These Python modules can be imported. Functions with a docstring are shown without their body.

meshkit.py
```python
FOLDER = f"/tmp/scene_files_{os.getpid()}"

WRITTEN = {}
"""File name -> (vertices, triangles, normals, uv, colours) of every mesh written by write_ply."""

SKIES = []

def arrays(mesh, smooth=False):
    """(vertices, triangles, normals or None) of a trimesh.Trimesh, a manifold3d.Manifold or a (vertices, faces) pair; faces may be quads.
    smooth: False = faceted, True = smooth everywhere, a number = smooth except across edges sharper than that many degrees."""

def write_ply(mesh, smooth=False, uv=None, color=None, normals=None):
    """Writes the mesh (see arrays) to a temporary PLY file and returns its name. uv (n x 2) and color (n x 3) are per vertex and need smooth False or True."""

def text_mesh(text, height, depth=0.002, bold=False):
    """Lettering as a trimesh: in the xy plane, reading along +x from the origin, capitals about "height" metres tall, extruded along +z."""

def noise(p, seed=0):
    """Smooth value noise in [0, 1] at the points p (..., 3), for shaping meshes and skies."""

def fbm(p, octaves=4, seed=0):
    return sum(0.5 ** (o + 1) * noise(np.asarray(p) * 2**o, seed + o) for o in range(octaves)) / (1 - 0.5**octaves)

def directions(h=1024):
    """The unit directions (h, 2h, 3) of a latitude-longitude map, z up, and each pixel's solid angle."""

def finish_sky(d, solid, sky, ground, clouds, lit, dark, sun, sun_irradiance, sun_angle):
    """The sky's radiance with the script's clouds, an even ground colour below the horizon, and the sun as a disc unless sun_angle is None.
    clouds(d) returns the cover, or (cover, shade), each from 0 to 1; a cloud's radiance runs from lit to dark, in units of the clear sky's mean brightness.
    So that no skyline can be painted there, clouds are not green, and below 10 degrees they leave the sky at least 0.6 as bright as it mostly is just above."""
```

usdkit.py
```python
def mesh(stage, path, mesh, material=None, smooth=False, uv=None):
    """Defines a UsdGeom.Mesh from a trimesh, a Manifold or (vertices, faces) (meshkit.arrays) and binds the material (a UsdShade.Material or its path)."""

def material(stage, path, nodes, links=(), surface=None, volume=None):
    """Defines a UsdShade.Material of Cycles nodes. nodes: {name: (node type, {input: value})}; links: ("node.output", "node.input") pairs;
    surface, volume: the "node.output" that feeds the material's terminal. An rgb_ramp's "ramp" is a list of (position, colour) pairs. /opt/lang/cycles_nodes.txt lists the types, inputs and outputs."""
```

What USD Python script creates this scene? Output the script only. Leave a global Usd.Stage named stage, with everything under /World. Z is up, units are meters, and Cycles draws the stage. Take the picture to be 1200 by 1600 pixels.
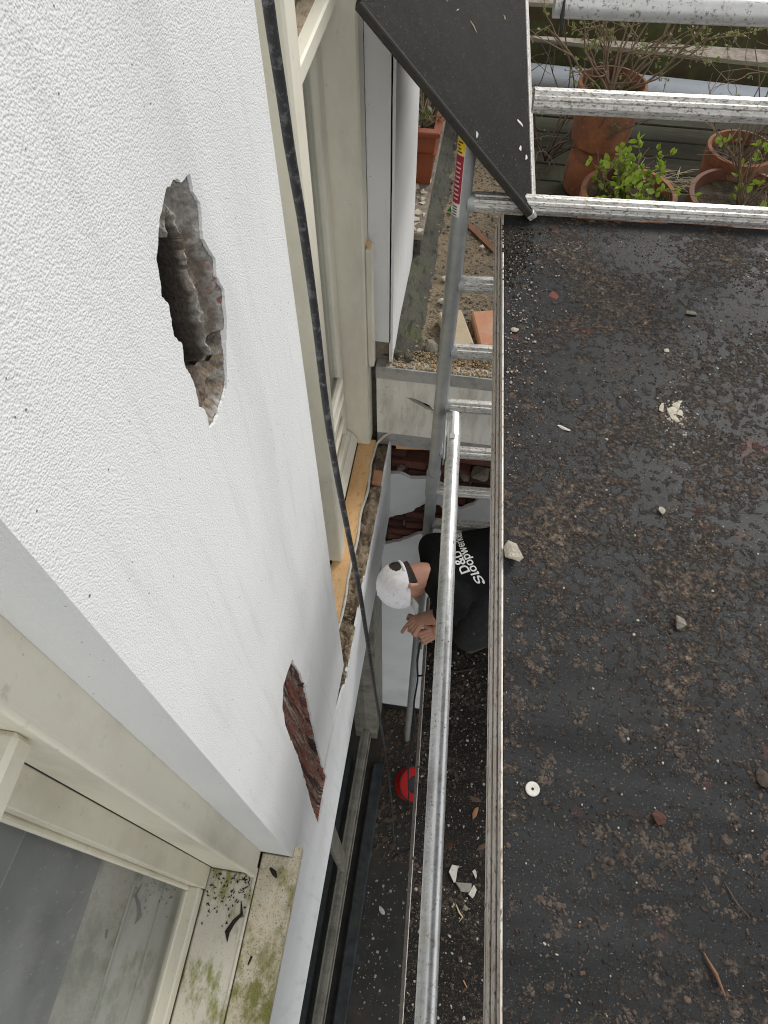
import math, numpy as np, trimesh, manifold3d as m3, usdkit, meshkit
from pxr import Usd, UsdGeom, UsdLux, UsdShade, Gf, Sdf, Vt
from shapely.geometry import Polygon, box as sbox
from shapely.ops import unary_union
from scipy import ndimage

stage = Usd.Stage.CreateInMemory()
UsdGeom.SetStageUpAxis(stage, UsdGeom.Tokens.z); UsdGeom.SetStageMetersPerUnit(stage, 1.0)
WORLD = UsdGeom.Xform.Define(stage, '/World'); stage.SetDefaultPrim(WORLD.GetPrim())
UsdGeom.Scope.Define(stage, '/World/Looks')
# ------------------------------------------------------------------ camera
F, TILT, YAW = 1109.0, math.atan(705 / 1109.0), math.radians(8.8)      # focal length in photo pixels; angle from straight down; turn towards the wall
C = np.array([.28, 0, 6.55])
HD = np.array([-math.sin(YAW), math.cos(YAW), 0]); RT = np.array([math.cos(YAW), math.sin(YAW), 0])
FW = np.array([0, 0, -1.]) * math.cos(TILT) + HD * math.sin(TILT)
UP = np.cross(RT, FW)
cam = UsdGeom.Camera.Define(stage, '/World/camera')
M = Gf.Matrix4d(*RT, 0, *UP, 0, *(-FW), 0, *C, 1)
cam.AddTransformOp().Set(M)
cam.CreateHorizontalApertureAttr(36.0); cam.CreateVerticalApertureAttr(48.0); cam.CreateFocalLengthAttr(36.0 * F / 1200)
cam.CreateClippingRangeAttr(Gf.Vec2f(0.02, 500)); cam.CreateExposureAttr(0.95)
# ------------------------------------------------------------------ sky and soft sun (bright overcast)
SUN = np.array([.46, .70, .70]); SUN /= np.linalg.norm(SUN)
SKY_STRENGTH, SUN_I, SUN_A = 0.145, 0.33, 24.0
sky = UsdLux.DomeLight.Define(stage, '/World/sky')
sm = usdkit.material(stage, '/World/Looks/sky_look', {
    'sky': ('sky_texture', {'sky_type': 'single_scattering', 'sun_disc': False, 'sun_elevation': math.asin(SUN[2]), 'sun_rotation': math.atan2(SUN[0], SUN[1]), 'aerosol_density': 2.0}),
    'tc': ('texture_coordinate', {}), 'n': ('noise_texture', {'scale': 2.2, 'detail': 6.0}),
    'r': ('rgb_ramp', {'ramp': [(0.2, (2.55, 2.58, 2.62)), (0.8, (3.75, 3.72, 3.62))]}),
    'mx': ('mix_color', {'fac': 0.95, 'use_clamp': False}),
    'bg': ('background_shader', {'strength': SKY_STRENGTH})},
    [('tc.generated', 'n.vector'), ('n.fac', 'r.fac'), ('sky.color', 'mx.a'), ('r.color', 'mx.b'), ('mx.result', 'bg.color')], surface='bg.background')
UsdShade.MaterialBindingAPI.Apply(sky.GetPrim()).Bind(sm)
sky.GetPrim().SetCustomDataByKey('label', 'bright overcast sky'); sky.GetPrim().SetCustomDataByKey('kind', 'structure'); sky.GetPrim().SetCustomDataByKey('category', 'sky')
sun = UsdLux.DistantLight.Define(stage, '/World/sun')
sun.CreateNormalizeAttr(True); sun.CreateIntensityAttr(SUN_I); sun.CreateAngleAttr(SUN_A); sun.CreateColorAttr(Gf.Vec3f(1, .97, .92))
zx = SUN; xx = np.cross([0, 1, 0], zx); xx /= np.linalg.norm(xx); yx = np.cross(zx, xx)
sun.AddTransformOp().Set(Gf.Matrix4d(*xx, 0, *yx, 0, *zx, 0, 0, 0, 0, 1))

# ------------------------------------------------------------------ prim helpers
rng = np.random.default_rng(7)
USED = {}
def numbered(parent, name):
    k = (parent, name); USED[k] = USED.get(k, -1) + 1
    return f'{parent}/{name}' if USED[k] == 0 else f'{parent}/{name}_{USED[k]:03d}'
LOC = {}
def meta(p, label=None, cat=None, group=None, kind=None):
    for k, v in (('label', label), ('category', cat), ('group', group), ('kind', kind)):
        if v: p.SetCustomDataByKey(k, v)
def thing(name, label, cat, loc=(0, 0, 0), group=None, kind=None):
    x = UsdGeom.Xform.Define(stage, numbered('/World', name)); x.AddTranslateOp().Set(Gf.Vec3d(*map(float, loc)))
    LOC[str(x.GetPath())] = np.array(loc, float); meta(x.GetPrim(), label, cat, group, kind)
    return str(x.GetPath())
def cat(ms):
    vs, fs, n = [], [], 0
    for m in ms if isinstance(ms, list) else [ms]:
        v, f, _ = meshkit.arrays(m); vs.append(v); fs.append(f + n); n += len(v)
    return np.vstack(vs), np.vstack(fs)
def obj(name, ms, mat, parent='/World', smooth=False, label=None, category=None, group=None, kind=None, col=None):
    v, f = cat(ms)
    root = '/'.join(parent.split('/')[:3])
    base = LOC.get(root)
    if base is not None: v = v - base
    if smooth is not False:
        mesh = trimesh.Trimesh(v, f, process=col is None)
    else: mesh = (v, f)
    p = numbered(parent, name)
    m = usdkit.mesh(stage, p, mesh, MATS[mat], smooth=smooth)
    if col is not None:
        UsdGeom.PrimvarsAPI(m).CreatePrimvar('col', Sdf.ValueTypeNames.Color3fArray, 'vertex').Set(Vt.Vec3fArray.FromNumpy(np.asarray(col, np.float32)))
    meta(m.GetPrim(), label, category, group, kind)
    return p
def hull(pts): return m3.Manifold.hull_points(np.asarray(pts, float))
def bx(a, b, c=0.0):
    a, b = np.minimum(a, b).astype(float), np.maximum(a, b).astype(float)
    if c <= 0:
        m = trimesh.creation.box(b - a); m.apply_translation((a + b) / 2); return m
    c = min(c, (b - a).min() * .45); pts = []
    for sx in (0, 1):
        for sy in (0, 1):
            for sz in (0, 1):
                p = np.where([sx, sy, sz], b, a); s = np.where([sx, sy, sz], -1, 1)
                for k in range(3):
                    q = p + s * c; q[k] = p[k]; pts.append(q)
    return hull(pts)
CA, SA = math.cos(math.radians(3.55)), math.sin(math.radians(3.55))
SX, SD = np.array([CA, SA, 0]), np.array([-SA, CA, 0])
def W(p):                                    # scaffold axes (sideways, along, height) -> world
    p = np.asarray(p, float)
    return C * [1, 1, 0] + p[..., :1] * SX + p[..., 1:2] * SD + p[..., 2:3] * [0, 0, 1]
def toW(m):
    v, f = cat(m); return W(v), f
def sbx(a, b, c=0.0): return toW(bx(a, b, c))
def frames(P):
    T = np.gradient(P, axis=0); T /= np.linalg.norm(T, axis=1, keepdims=True) + 1e-12
    a = np.cross(T[0], [0, 0, 1.] if abs(T[0, 2]) < .9 else [1., 0, 0]); A = []
    for t in T:
        a = a - t * (a @ t); a = a / (np.linalg.norm(a) + 1e-12); A.append(a)
    A = np.array(A); return A, np.cross(T, A)
def tube(P, r, n=16, cap=True, prof=None):
    P = np.asarray(P, float); A, B = frames(P); ang = np.arange(n) * 2 * np.pi / n
    R = np.broadcast_to(np.asarray(r, float), (len(P),))[:, None] * (np.ones(n) if prof is None else prof)[None]
    V = (P[:, None] + (R * np.cos(ang))[..., None] * A[:, None] + (R * np.sin(ang))[..., None] * B[:, None]).reshape(-1, 3)
    i, j = np.meshgrid(np.arange(len(P) - 1), np.arange(n), indexing='ij')
    q = np.stack([i * n + j, i * n + (j + 1) % n, (i + 1) * n + (j + 1) % n, (i + 1) * n + j], -1).reshape(-1, 4)
    Fc = np.vstack([q[:, [0, 1, 2]], q[:, [0, 2, 3]]])
    if cap:
        V = np.vstack([V, P[0], P[-1]]); k = len(V) - 2; j = np.arange(n); e = (len(P) - 1) * n
        Fc = np.vstack([Fc, np.stack([np.full(n, k), (j + 1) % n, j], 1), np.stack([np.full(n, k + 1), e + j, e + (j + 1) % n], 1)])
    return V, Fc
def spline(P, n=60):
    from scipy.interpolate import CubicSpline, PchipInterpolator
    P = np.asarray(P, float); t = np.concatenate([[0], np.cumsum(np.linalg.norm(np.diff(P, axis=0), axis=1))])
    return PchipInterpolator(t, P)(np.linspace(0, t[-1], n))
def lathe(prof, n=40, center=(0, 0, 0)):
    prof = np.asarray(prof, float); a = np.arange(n) * 2 * np.pi / n
    V = np.stack([prof[:, None, 0] * np.cos(a), prof[:, None, 0] * np.sin(a), np.repeat(prof[:, 1:2], n, 1)], -1).reshape(-1, 3) + center
    i, j = np.meshgrid(np.arange(len(prof) - 1), np.arange(n), indexing='ij')
    q = np.stack([i * n + j, i * n + (j + 1) % n, (i + 1) * n + (j + 1) % n, (i + 1) * n + j], -1).reshape(-1, 4)
    return V, np.vstack([q[:, [0, 1, 2]], q[:, [0, 2, 3]]])
def extr(poly, d, T):                        # polygon in a plane, extruded by d; T maps (u, v, w) -> xyz
    out = []
    for g in getattr(poly, 'geoms', [poly]):
        if g.area < 1e-7: continue
        m = trimesh.creation.extrude_polygon(g, d, engine='earcut'); v = np.array(m.vertices)
        out.append((T(v), np.array(m.faces)))
    return out
YZ = lambda x0: (lambda v: np.stack([x0 + v[:, 2], v[:, 0], v[:, 1]], 1))
def jag(poly, step=.006, amp=.004, seed=0, sc=60):
    def ring(co):
        from shapely.geometry import LineString
        L = LineString(co); n = max(8, int(L.length / step)); p = np.array([L.interpolate(i / n, normalized=True).coords[0] for i in range(n)])
        q = np.stack([p[:, 0] * sc, p[:, 1] * sc, np.full(n, seed * 3.7)], 1)
        return p + np.stack([meshkit.fbm(q, 3, seed) - .5, meshkit.fbm(q + 31, 3, seed + 9) - .5], 1) * 2 * amp
    return Polygon(ring(poly.exterior.coords)).buffer(0)
def rock(r, seed, flat=1.0, sub=2, rough=.35, ani=(1, 1, 1)):
    rs = np.random.default_rng(seed); d = rs.normal(size=(13 if sub > 1 else 9, 3)); d /= np.linalg.norm(d, axis=1, keepdims=True); d *= rs.uniform(.78, 1.12, (len(d), 1))
    v = d * np.asarray(ani) * [1, 1, flat] * r
    m = hull(v)
    if sub > 1:
        m = m.refine_to_length(r * (.28 if sub == 2 else .16)); me = m.to_mesh(); v, f = np.array(me.vert_properties[:, :3]), np.array(me.tri_verts)
        nn = v / (np.linalg.norm(v, axis=1, keepdims=True) + 1e-9); v = v + nn * (r * .55 * rough * (meshkit.fbm(v / r * 2.2 + seed * 3.1, 4, seed) - .5))[:, None] * [1, 1, flat]
    else: me = m.to_mesh(); v, f = np.array(me.vert_properties[:, :3]), np.array(me.tri_verts)
    a = rs.uniform(0, 6.28); R = np.array([[math.cos(a), -math.sin(a), 0], [math.sin(a), math.cos(a), 0], [0, 0, 1]])
    v = v @ R.T; v[:, 2] -= v[:, 2].min()
    return v, f
def at(m, p): v, f = cat(m); return v + np.asarray(p, float), f

# ------------------------------------------------------------------ materials
MATS = {}
def pm(name, c1, c2=None, scale=6, detail=5, rough=.7, metal=0, bump=0, bscale=120, bdist=.002, layers=(), spec=.5, stretch=(1, 1, 1), isl=0, extra=None, rvar=0):
    nd = {'g': ('geometry', {}), 'm': ('mapping', {'mapping_type': 'point', 'scale': stretch}), 'n': ('noise_texture', {'scale': scale, 'detail': float(detail), 'roughness': .6}),
          'r': ('rgb_ramp', {'ramp': [(.3, c1), (.7, c2 or c1)]}), 'p': ('principled_bsdf', {'roughness': rough, 'metallic': metal, 'specular_ior_level': spec})}
    ln = [('g.position', 'm.vector'), ('m.vector', 'n.vector'), ('n.fac', 'r.fac')]
    cur = 'r.color'
    if isl:
        nd['ih'] = ('map_range', {'from_min': 0., 'from_max': 1., 'to_min': 1 - isl, 'to_max': 1 + isl}); nd['hs'] = ('hsv', {'hue': .5, 'saturation': 1., 'fac': 1.})
        ln += [('g.random_per_island', 'ih.value'), ('ih.result', 'hs.value'), (cur, 'hs.color')]; cur = 'hs.color'
    for i, L in enumerate(layers):
        col, sc, lo, hi, amt = L[:5]; st = L[5] if len(L) > 5 else (1, 1, 1); rgh = L[6] if len(L) > 6 else .7
        nd[f'lm{i}'] = ('mapping', {'mapping_type': 'point', 'scale': st, 'location': (3.1 * i + 1.7, 5.3 * i, 2.2 * i)})
        nd[f'ln{i}'] = ('noise_texture', {'scale': sc, 'detail': 6., 'roughness': rgh}); nd[f'lr{i}'] = ('map_range', {'from_min': lo, 'from_max': hi, 'to_min': 0., 'to_max': amt, 'clamp': True})
        nd[f'lx{i}'] = ('mix_color', {'b': col})
        ln += [('g.position', f'lm{i}.vector'), (f'lm{i}.vector', f'ln{i}.vector'), (f'ln{i}.fac', f'lr{i}.value'), (f'lr{i}.result', f'lx{i}.fac'), (cur, f'lx{i}.a')]; cur = f'lx{i}.result'
    if bump:
        nd['bn'] = ('noise_texture', {'scale': bscale, 'detail': 4.}); nd['b'] = ('bump', {'strength': bump, 'distance': bdist})
        ln += [('m.vector', 'bn.vector'), ('bn.fac', 'b.height'), ('b.normal', 'p.normal')]
    if rvar:
        nd['rv'] = ('map_range', {'from_min': .3, 'from_max': .7, 'to_min': rough - rvar, 'to_max': rough + rvar, 'clamp': True})
        ln += [('n.fac', 'rv.value'), ('rv.result', 'p.roughness')]
    ln.append((cur, 'p.base_color'))
    MATS[name] = usdkit.material(stage, '/World/Looks/' + name, nd, ln, surface='p.BSDF')
def colmat(name, rough=.85, bump=.6, bscale=300, bdist=.003):
    MATS[name] = usdkit.material(stage, '/World/Looks/' + name, {'a': ('attribute', {'attribute': 'col'}), 'g': ('geometry', {}), 'n': ('noise_texture', {'scale': 160., 'detail': 5.}),
        'v': ('map_range', {'from_min': .3, 'from_max': .7, 'to_min': .65, 'to_max': 1.3}), 'h': ('hsv', {'hue': .5, 'saturation': 1., 'fac': 1.}), 'bn': ('noise_texture', {'scale': float(bscale), 'detail': 5.}),
        'b': ('bump', {'strength': bump, 'distance': bdist}), 'p': ('principled_bsdf', {'roughness': rough})},
        [('g.position', 'n.vector'), ('n.fac', 'v.value'), ('v.result', 'h.value'), ('a.color', 'h.color'), ('h.color', 'p.base_color'), ('g.position', 'bn.vector'), ('bn.fac', 'b.height'), ('b.normal', 'p.normal')], surface='p.BSDF')
# stucco: white roller/spray texture with small rounded grains and rare dark specks
def stucco(name, col, bs, sc, dirt):
    MATS[name] = usdkit.material(stage, '/World/Looks/' + name, {
        'g': ('geometry', {}), 'v': ('voronoi_texture', {'scale': sc * 1.0, 'feature': 'smooth_f1', 'smoothness': .7}), 'n': ('noise_texture', {'scale': sc * .75, 'detail': 3., 'roughness': .55}), 'n2': ('noise_texture', {'scale': sc * .12, 'detail': 3.}),
        'a': ('math', {'math_type': 'multiply_add', 'value2': -.8}), 'an': ('math', {'math_type': 'multiply', 'value2': .55}), 'a2': ('math', {'math_type': 'multiply_add', 'value2': .6}),
        'b': ('bump', {'strength': bs, 'distance': .0026}),
        'sv': ('voronoi_texture', {'scale': 42.}), 'sn': ('noise_texture', {'scale': 25., 'detail': 2.}), 'st': ('math', {'math_type': 'multiply'}), 'sm': ('map_range', {'from_min': .018, 'from_max': .026, 'to_min': .85, 'to_max': 0., 'clamp': True}),
        'sx': ('mix_color', {'b': (.09, .085, .08)}), 'dn': ('noise_texture', {'scale': 2.5, 'detail': 6.}), 'dm': ('map_range', {'from_min': .45, 'from_max': .75, 'to_min': 0., 'to_max': dirt, 'clamp': True}),
        'wm': ('mapping', {'mapping_type': 'point', 'scale': (1, 16, 1.1)}), 'wn': ('noise_texture', {'scale': 2.2, 'detail': 6., 'roughness': .65}), 'wr': ('map_range', {'from_min': .52, 'from_max': .78, 'to_min': 0., 'to_max': dirt * 1.6, 'clamp': True}), 'wx': ('mix_color', {'b': (.36, .36, .34)}), 'dx': ('mix_color', {'a': col, 'b': (.42, .42, .38)}), 'p': ('principled_bsdf', {'roughness': .62, 'specular_ior_level': .35})},
        [('g.position', 'v.vector'), ('g.position', 'n.vector'), ('g.position', 'n2.vector'), ('v.distance', 'a.value1'), ('n.fac', 'an.value1'), ('an.value', 'a.value3'), ('n2.fac', 'a2.value1'), ('a.value', 'a2.value3'), ('a2.value', 'b.height'), ('b.normal', 'p.normal'),
         ('g.position', 'sv.vector'), ('g.position', 'sn.vector'), ('sv.distance', 'st.value1'), ('sn.fac', 'st.value2'), ('st.value', 'sm.value'), ('g.position', 'dn.vector'), ('dn.fac', 'dm.value'), ('dm.result', 'dx.fac'), ('g.position', 'wm.vector'), ('wm.vector', 'wn.vector'), ('wn.fac', 'wr.value'), ('dx.result', 'wx.a'), ('wr.result', 'wx.fac'), ('wx.result', 'sx.a'), ('sm.result', 'sx.fac'), ('sx.result', 'p.base_color')], surface='p.BSDF')
stucco('white_stucco', (.80, .81, .815), .44, 500., .14)
stucco('smooth_stucco', (.82, .84, .85), .16, 240., .22)
MATS['soil'] = None
pm('cream_paint', (.75, .715, .59), (.80, .765, .645), scale=5, rough=.42, bump=.12, bscale=90, bdist=.002, layers=[((.34, .30, .22), 5, .48, .78, .5, (1, 1, .5)), ((.20, .17, .12), 26, .62, .76, .45), ((.09, .07, .05), 130, .66, .71, .85)])
pm('door_paint', (.76, .725, .61), (.80, .77, .66), scale=4, rough=.38, bump=.08, bscale=70, layers=[((.38, .33, .25), 5, .48, .8, .45, (1, 1, .4)), ((.20, .16, .11), 28, .64, .76, .45), ((.12, .1, .08), 150, .69, .74, .8)])
pm('sill_paint', (.68, .64, .54), (.76, .72, .62), scale=14, rough=.6, bump=.3, bscale=220, layers=[((.23, .24, .035), 10, .49, .62, .88, (2.2, .8, 1)), ((.10, .08, .06), 210, .60, .68, .8), ((.045, .035, .03), 48, .69, .73, .9)])
pm('sill_stone', (.70, .62, .46), (.78, .71, .56), scale=30, rough=.85, bump=.8, bscale=260, bdist=.003, layers=[((.30, .23, .10), 26, .5, .66, .7), ((.20, .21, .026), 9, .47, .60, .88, (1.4, .8, 1)), ((.72, .68, .58), 24, .58, .66, .8), ((.11, .075, .04), 190, .56, .64, .8), ((.05, .04, .03), 60, .70, .74, .9)])
def deckmat(name, base0, base1, cov, pale):
    mul = lambda **k: ('math', {'math_type': 'multiply', **k}); mad = lambda a, b=None: ('math', {'math_type': 'multiply_add', 'value2': a, **({} if b is None else {'value3': b})})
    MATS[name] = usdkit.material(stage, '/World/Looks/' + name, {
        'g': ('geometry', {}), 'ms': ('mapping', {'mapping_type': 'point', 'scale': (.3, 1.8, 1)}),
        'n0': ('noise_texture', {'scale': 9., 'detail': 6., 'roughness': .65}), 'r0': ('rgb_ramp', {'ramp': [(.32, base0), (.68, base1)]}),
        'n1': ('noise_texture', {'scale': 4.5, 'detail': 3.}), 'n2': ('noise_texture', {'scale': 46., 'detail': 6., 'roughness': .66, 'distortion': .2}),
        'a': mad(.62), 'm': ('map_range', {'from_min': cov, 'from_max': cov + .19, 'to_min': 0., 'to_max': .85, 'clamp': True}),
        'n3': ('noise_texture', {'scale': 130., 'detail': 5., 'roughness': .6}), 'r3': ('rgb_ramp', {'ramp': [(.30, (.020, .014, .010)), (.42, (.078, .056, .043)), (.55, (.165, .128, .10)), (.70, (.31, .26, .21))]}), 'x1': ('mix_color', {}),
        'n4': ('noise_texture', {'scale': 330., 'detail': 2.}), 'm4': ('map_range', {'from_min': pale, 'from_max': pale + .05, 'to_min': 0., 'to_max': .75, 'clamp': True}), 'x2': ('mix_color', {'b': (.36, .32, .27)}),
        'n5': ('noise_texture', {'scale': 210., 'detail': 3.}), 'm5': ('map_range', {'from_min': .62, 'from_max': .68, 'to_min': 0., 'to_max': .8, 'clamp': True}), 'x3': ('mix_color', {'b': (.010, .008, .007)}),
        'n6': ('noise_texture', {'scale': 13., 'detail': 5.}), 'm6': ('map_range', {'from_min': .66, 'from_max': .76, 'to_min': 0., 'to_max': .45, 'clamp': True}), 'x4': ('mix_color', {'b': (.15, .045, .035)}),
        'h1': mul(), 'h2': mad(.9), 'h3': mad(.10), 'b': ('bump', {'strength': .9, 'distance': .004}), 'ro': ('map_range', {'from_min': 0., 'from_max': .8, 'to_min': .44, 'to_max': .85}),
        'p': ('principled_bsdf', {'specular_ior_level': .14})},
        [('g.position', 'ms.vector'), ('ms.vector', 'n0.vector'), ('n0.fac', 'r0.fac'), ('g.position', 'n1.vector'), ('g.position', 'n2.vector'), ('n1.fac', 'a.value1'), ('n2.fac', 'a.value3'), ('a.value', 'm.value'),
         ('g.position', 'n3.vector'), ('n3.fac', 'r3.fac'), ('r0.color', 'x1.a'), ('r3.color', 'x1.b'), ('m.result', 'x1.fac'), ('g.position', 'n4.vector'), ('n4.fac', 'm4.value'), ('x1.result', 'x2.a'), ('m4.result', 'x2.fac'),
         ('g.position', 'n5.vector'), ('n5.fac', 'm5.value'), ('x2.result', 'x3.a'), ('m5.result', 'x3.fac'), ('g.position', 'n6.vector'), ('n6.fac', 'm6.value'), ('x3.result', 'x4.a'), ('m6.result', 'x4.fac'), ('x4.result', 'p.base_color'),
         ('m.result', 'h1.value1'), ('n3.fac', 'h1.value2'), ('m.result', 'h2.value1'), ('h1.value', 'h2.value3'), ('n5.fac', 'h3.value1'), ('h2.value', 'h3.value3'), ('h3.value', 'b.height'), ('b.normal', 'p.normal'), ('m.result', 'ro.value'), ('ro.result', 'p.roughness')], surface='p.BSDF')
deckmat('plywood_film', (.014, .0145, .0155), (.031, .032, .034), .81, .672)
deckmat('plywood_lower', (.010, .0095, .009), (.022, .021, .019), .84, .66)
pm('panel_film', (.006, .0058, .0055), (.011, .0105, .010), scale=5, rough=.6, spec=.06, bump=.3, bscale=260, stretch=(1.2, .5, 1.2), layers=[((.022, .019, .016), 10, .48, .75, .6), ((.075, .067, .056), 240, .56, .68, .75), ((.36, .34, .29), 230, .62, .67, .85)])
pm('ply_edge', (.012, .010, .008), (.03, .024, .018), scale=40, rough=.8, bump=.6, bscale=200, layers=[((.02, .018, .016), 30, .45, .6, .8)])
pm('aluminium_dirty', (.50, .49, .465), (.64, .63, .60), scale=20, rough=.42, metal=.55, bump=.2, bscale=160, bdist=.001, layers=[((.12, .095, .075), 190, .53, .60, .85, (.5, 1, 1)), ((.26, .22, .18), 22, .5, .75, .6), ((.10, .08, .06), 60, .62, .70, .7)])
pm('rail_aluminium', (.52, .475, .43), (.66, .61, .56), scale=25, rough=.55, metal=.2, bump=.3, bscale=160, bdist=.001, layers=[((.11, .08, .06), 150, .54, .62, .85, (1, .5, 1)), ((.30, .22, .17), 14, .45, .75, .6)])
pm('rail_dirt', (.045, .033, .026), (.08, .06, .045), scale=60, rough=.95, bump=.8, bscale=300)
pm('galvanised', (.80, .81, .82), (.90, .91, .92), scale=35, rough=.33, metal=.7, bump=.12, bscale=180, bdist=.0008, layers=[((.30, .27, .22), 90, .58, .64, .7), ((.46, .44, .41), 9, .48, .75, .55)], rvar=.06)
pm('galvanised_speckled', (.50, .50, .49), (.60, .60, .59), scale=30, rough=.42, metal=.55, bump=.2, bscale=160, bdist=.001, layers=[((.17, .14, .10), 120, .56, .61, .8), ((.33, .30, .25), 18, .5, .8, .5)])
pm('steel_grey', (.33, .345, .345), (.45, .465, .465), scale=12, rough=.45, metal=.6, bump=.12, bscale=120, bdist=.001, layers=[((.20, .19, .17), 25, .55, .8, .5)])
pm('rubber_cable', (.012, .012, .013), (.022, .022, .024), scale=40, rough=.55, bump=.3, bscale=250, layers=[((.16, .16, .165), 70, .52, .64, .7), ((.2, .2, .2), 350, .62, .68, .6)])
pm('black_rubber', (.012, .012, .012), (.02, .02, .02), rough=.5)
pm('red_plastic', (.42, .006, .006), (.50, .008, .008), rough=.6, spec=.25)
pm('brick_red', (.11, .038, .026), (.18, .070, .046), scale=14, rough=.92, bump=.8, bscale=180, bdist=.003, isl=0, layers=[((.10, .045, .035), 20, .5, .7, .6), ((.35, .31, .27), 45, .62, .72, .6)])
pm('brick_dark', (.045, .020, .016), (.095, .040, .029), scale=14, rough=.92, bump=.8, bscale=180, bdist=.003, layers=[((.05, .03, .025), 20, .5, .7, .6), ((.25, .22, .19), 45, .66, .74, .5)])
pm('brick_orange', (.42, .19, .105), (.50, .26, .16), scale=18, rough=.9, bump=.6, bscale=200, layers=[((.42, .36, .26), 20, .5, .7, .6)])
pm('brick_sandy', (.40, .33, .22), (.48, .40, .28), scale=18, rough=.9, bump=.6, bscale=200, layers=[((.30, .15, .09), 16, .55, .75, .5)])
pm('mortar', (.20, .17, .135), (.32, .28, .23), scale=25, rough=.95, bump=1., bscale=160, bdist=.006, layers=[((.09, .065, .045), 14, .45, .65, .7)])
pm('sandy_debris', (.32, .24, .165), (.46, .37, .265), scale=22, rough=.95, bump=1., bscale=240, bdist=.005, layers=[((.12, .085, .06), 14, .46, .62, .8), ((.45, .40, .33), 90, .58, .68, .7)])
pm('osb_board', (.72, .42, .18), (.80, .53, .28), scale=30, rough=.8, bump=.4, bscale=150, stretch=(1, .4, 1), layers=[((.34, .19, .075), 60, .54, .66, .6, (1, .5, 1)), ((.66, .52, .32), 140, .58, .66, .7), ((.07, .05, .035), 90, .69, .73, .9)])
pm('foil_strip', (.52, .50, .45), (.66, .64, .60), scale=40, rough=.6, bump=.5, bscale=150, layers=[((.25, .2, .15), 60, .56, .66, .6)])
pm('fascia_paint', (.74, .72, .66), (.80, .785, .73), scale=5, rough=.6, bump=.2, bscale=90, layers=[((.42, .36, .30), 5, .48, .70, .75, (2.4, 1, .5)), ((.22, .17, .12), 34, .60, .72, .6, (1, 1, 1.4)), ((.06, .045, .03), 120, .68, .72, .8)])
pm('drip_metal', (.36, .36, .35), (.48, .475, .46), scale=9, rough=.55, metal=.3, layers=[((.20, .16, .12), 14, .5, .7, .6)])
pm('roof_felt', (.10, .088, .066), (.17, .145, .105), scale=12, rough=.95, bump=1., bscale=220, bdist=.004, layers=[((.27, .205, .13), 7, .40, .58, .85), ((.045, .05, .03), 9, .55, .75, .6), ((.05, .04, .03), 110, .55, .63, .75), ((.48, .40, .29), 140, .58, .66, .75)])
pm('felt_dark', (.055, .056, .046), (.10, .097, .075), scale=14, rough=.95, bump=1., bscale=160, bdist=.006, layers=[((.10, .12, .035), 6, .52, .7, .5), ((.02, .02, .018), 24, .52, .64, .8, (2, .6, 1))])
pm('gravel', (.34, .26, .16), (.52, .41, .28), scale=60, rough=.9, isl=.45)
pm('gravel_dark', (.10, .085, .065), (.18, .15, .11), scale=60, rough=.9, isl=.5)
pm('wood_chip', (.52, .36, .18), (.62, .47, .28), scale=60, rough=.85, isl=.35)
pm('deck_wood', (.021, .021, .013), (.046, .042, .027), scale=8, rough=.85, spec=.2, bump=.6, bscale=60, bdist=.003, stretch=(.25, 3, 1), layers=[((.045, .055, .03), 5, .46, .68, .7), ((.11, .095, .07), 30, .58, .72, .6, (.3, 2, 1))])
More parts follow.
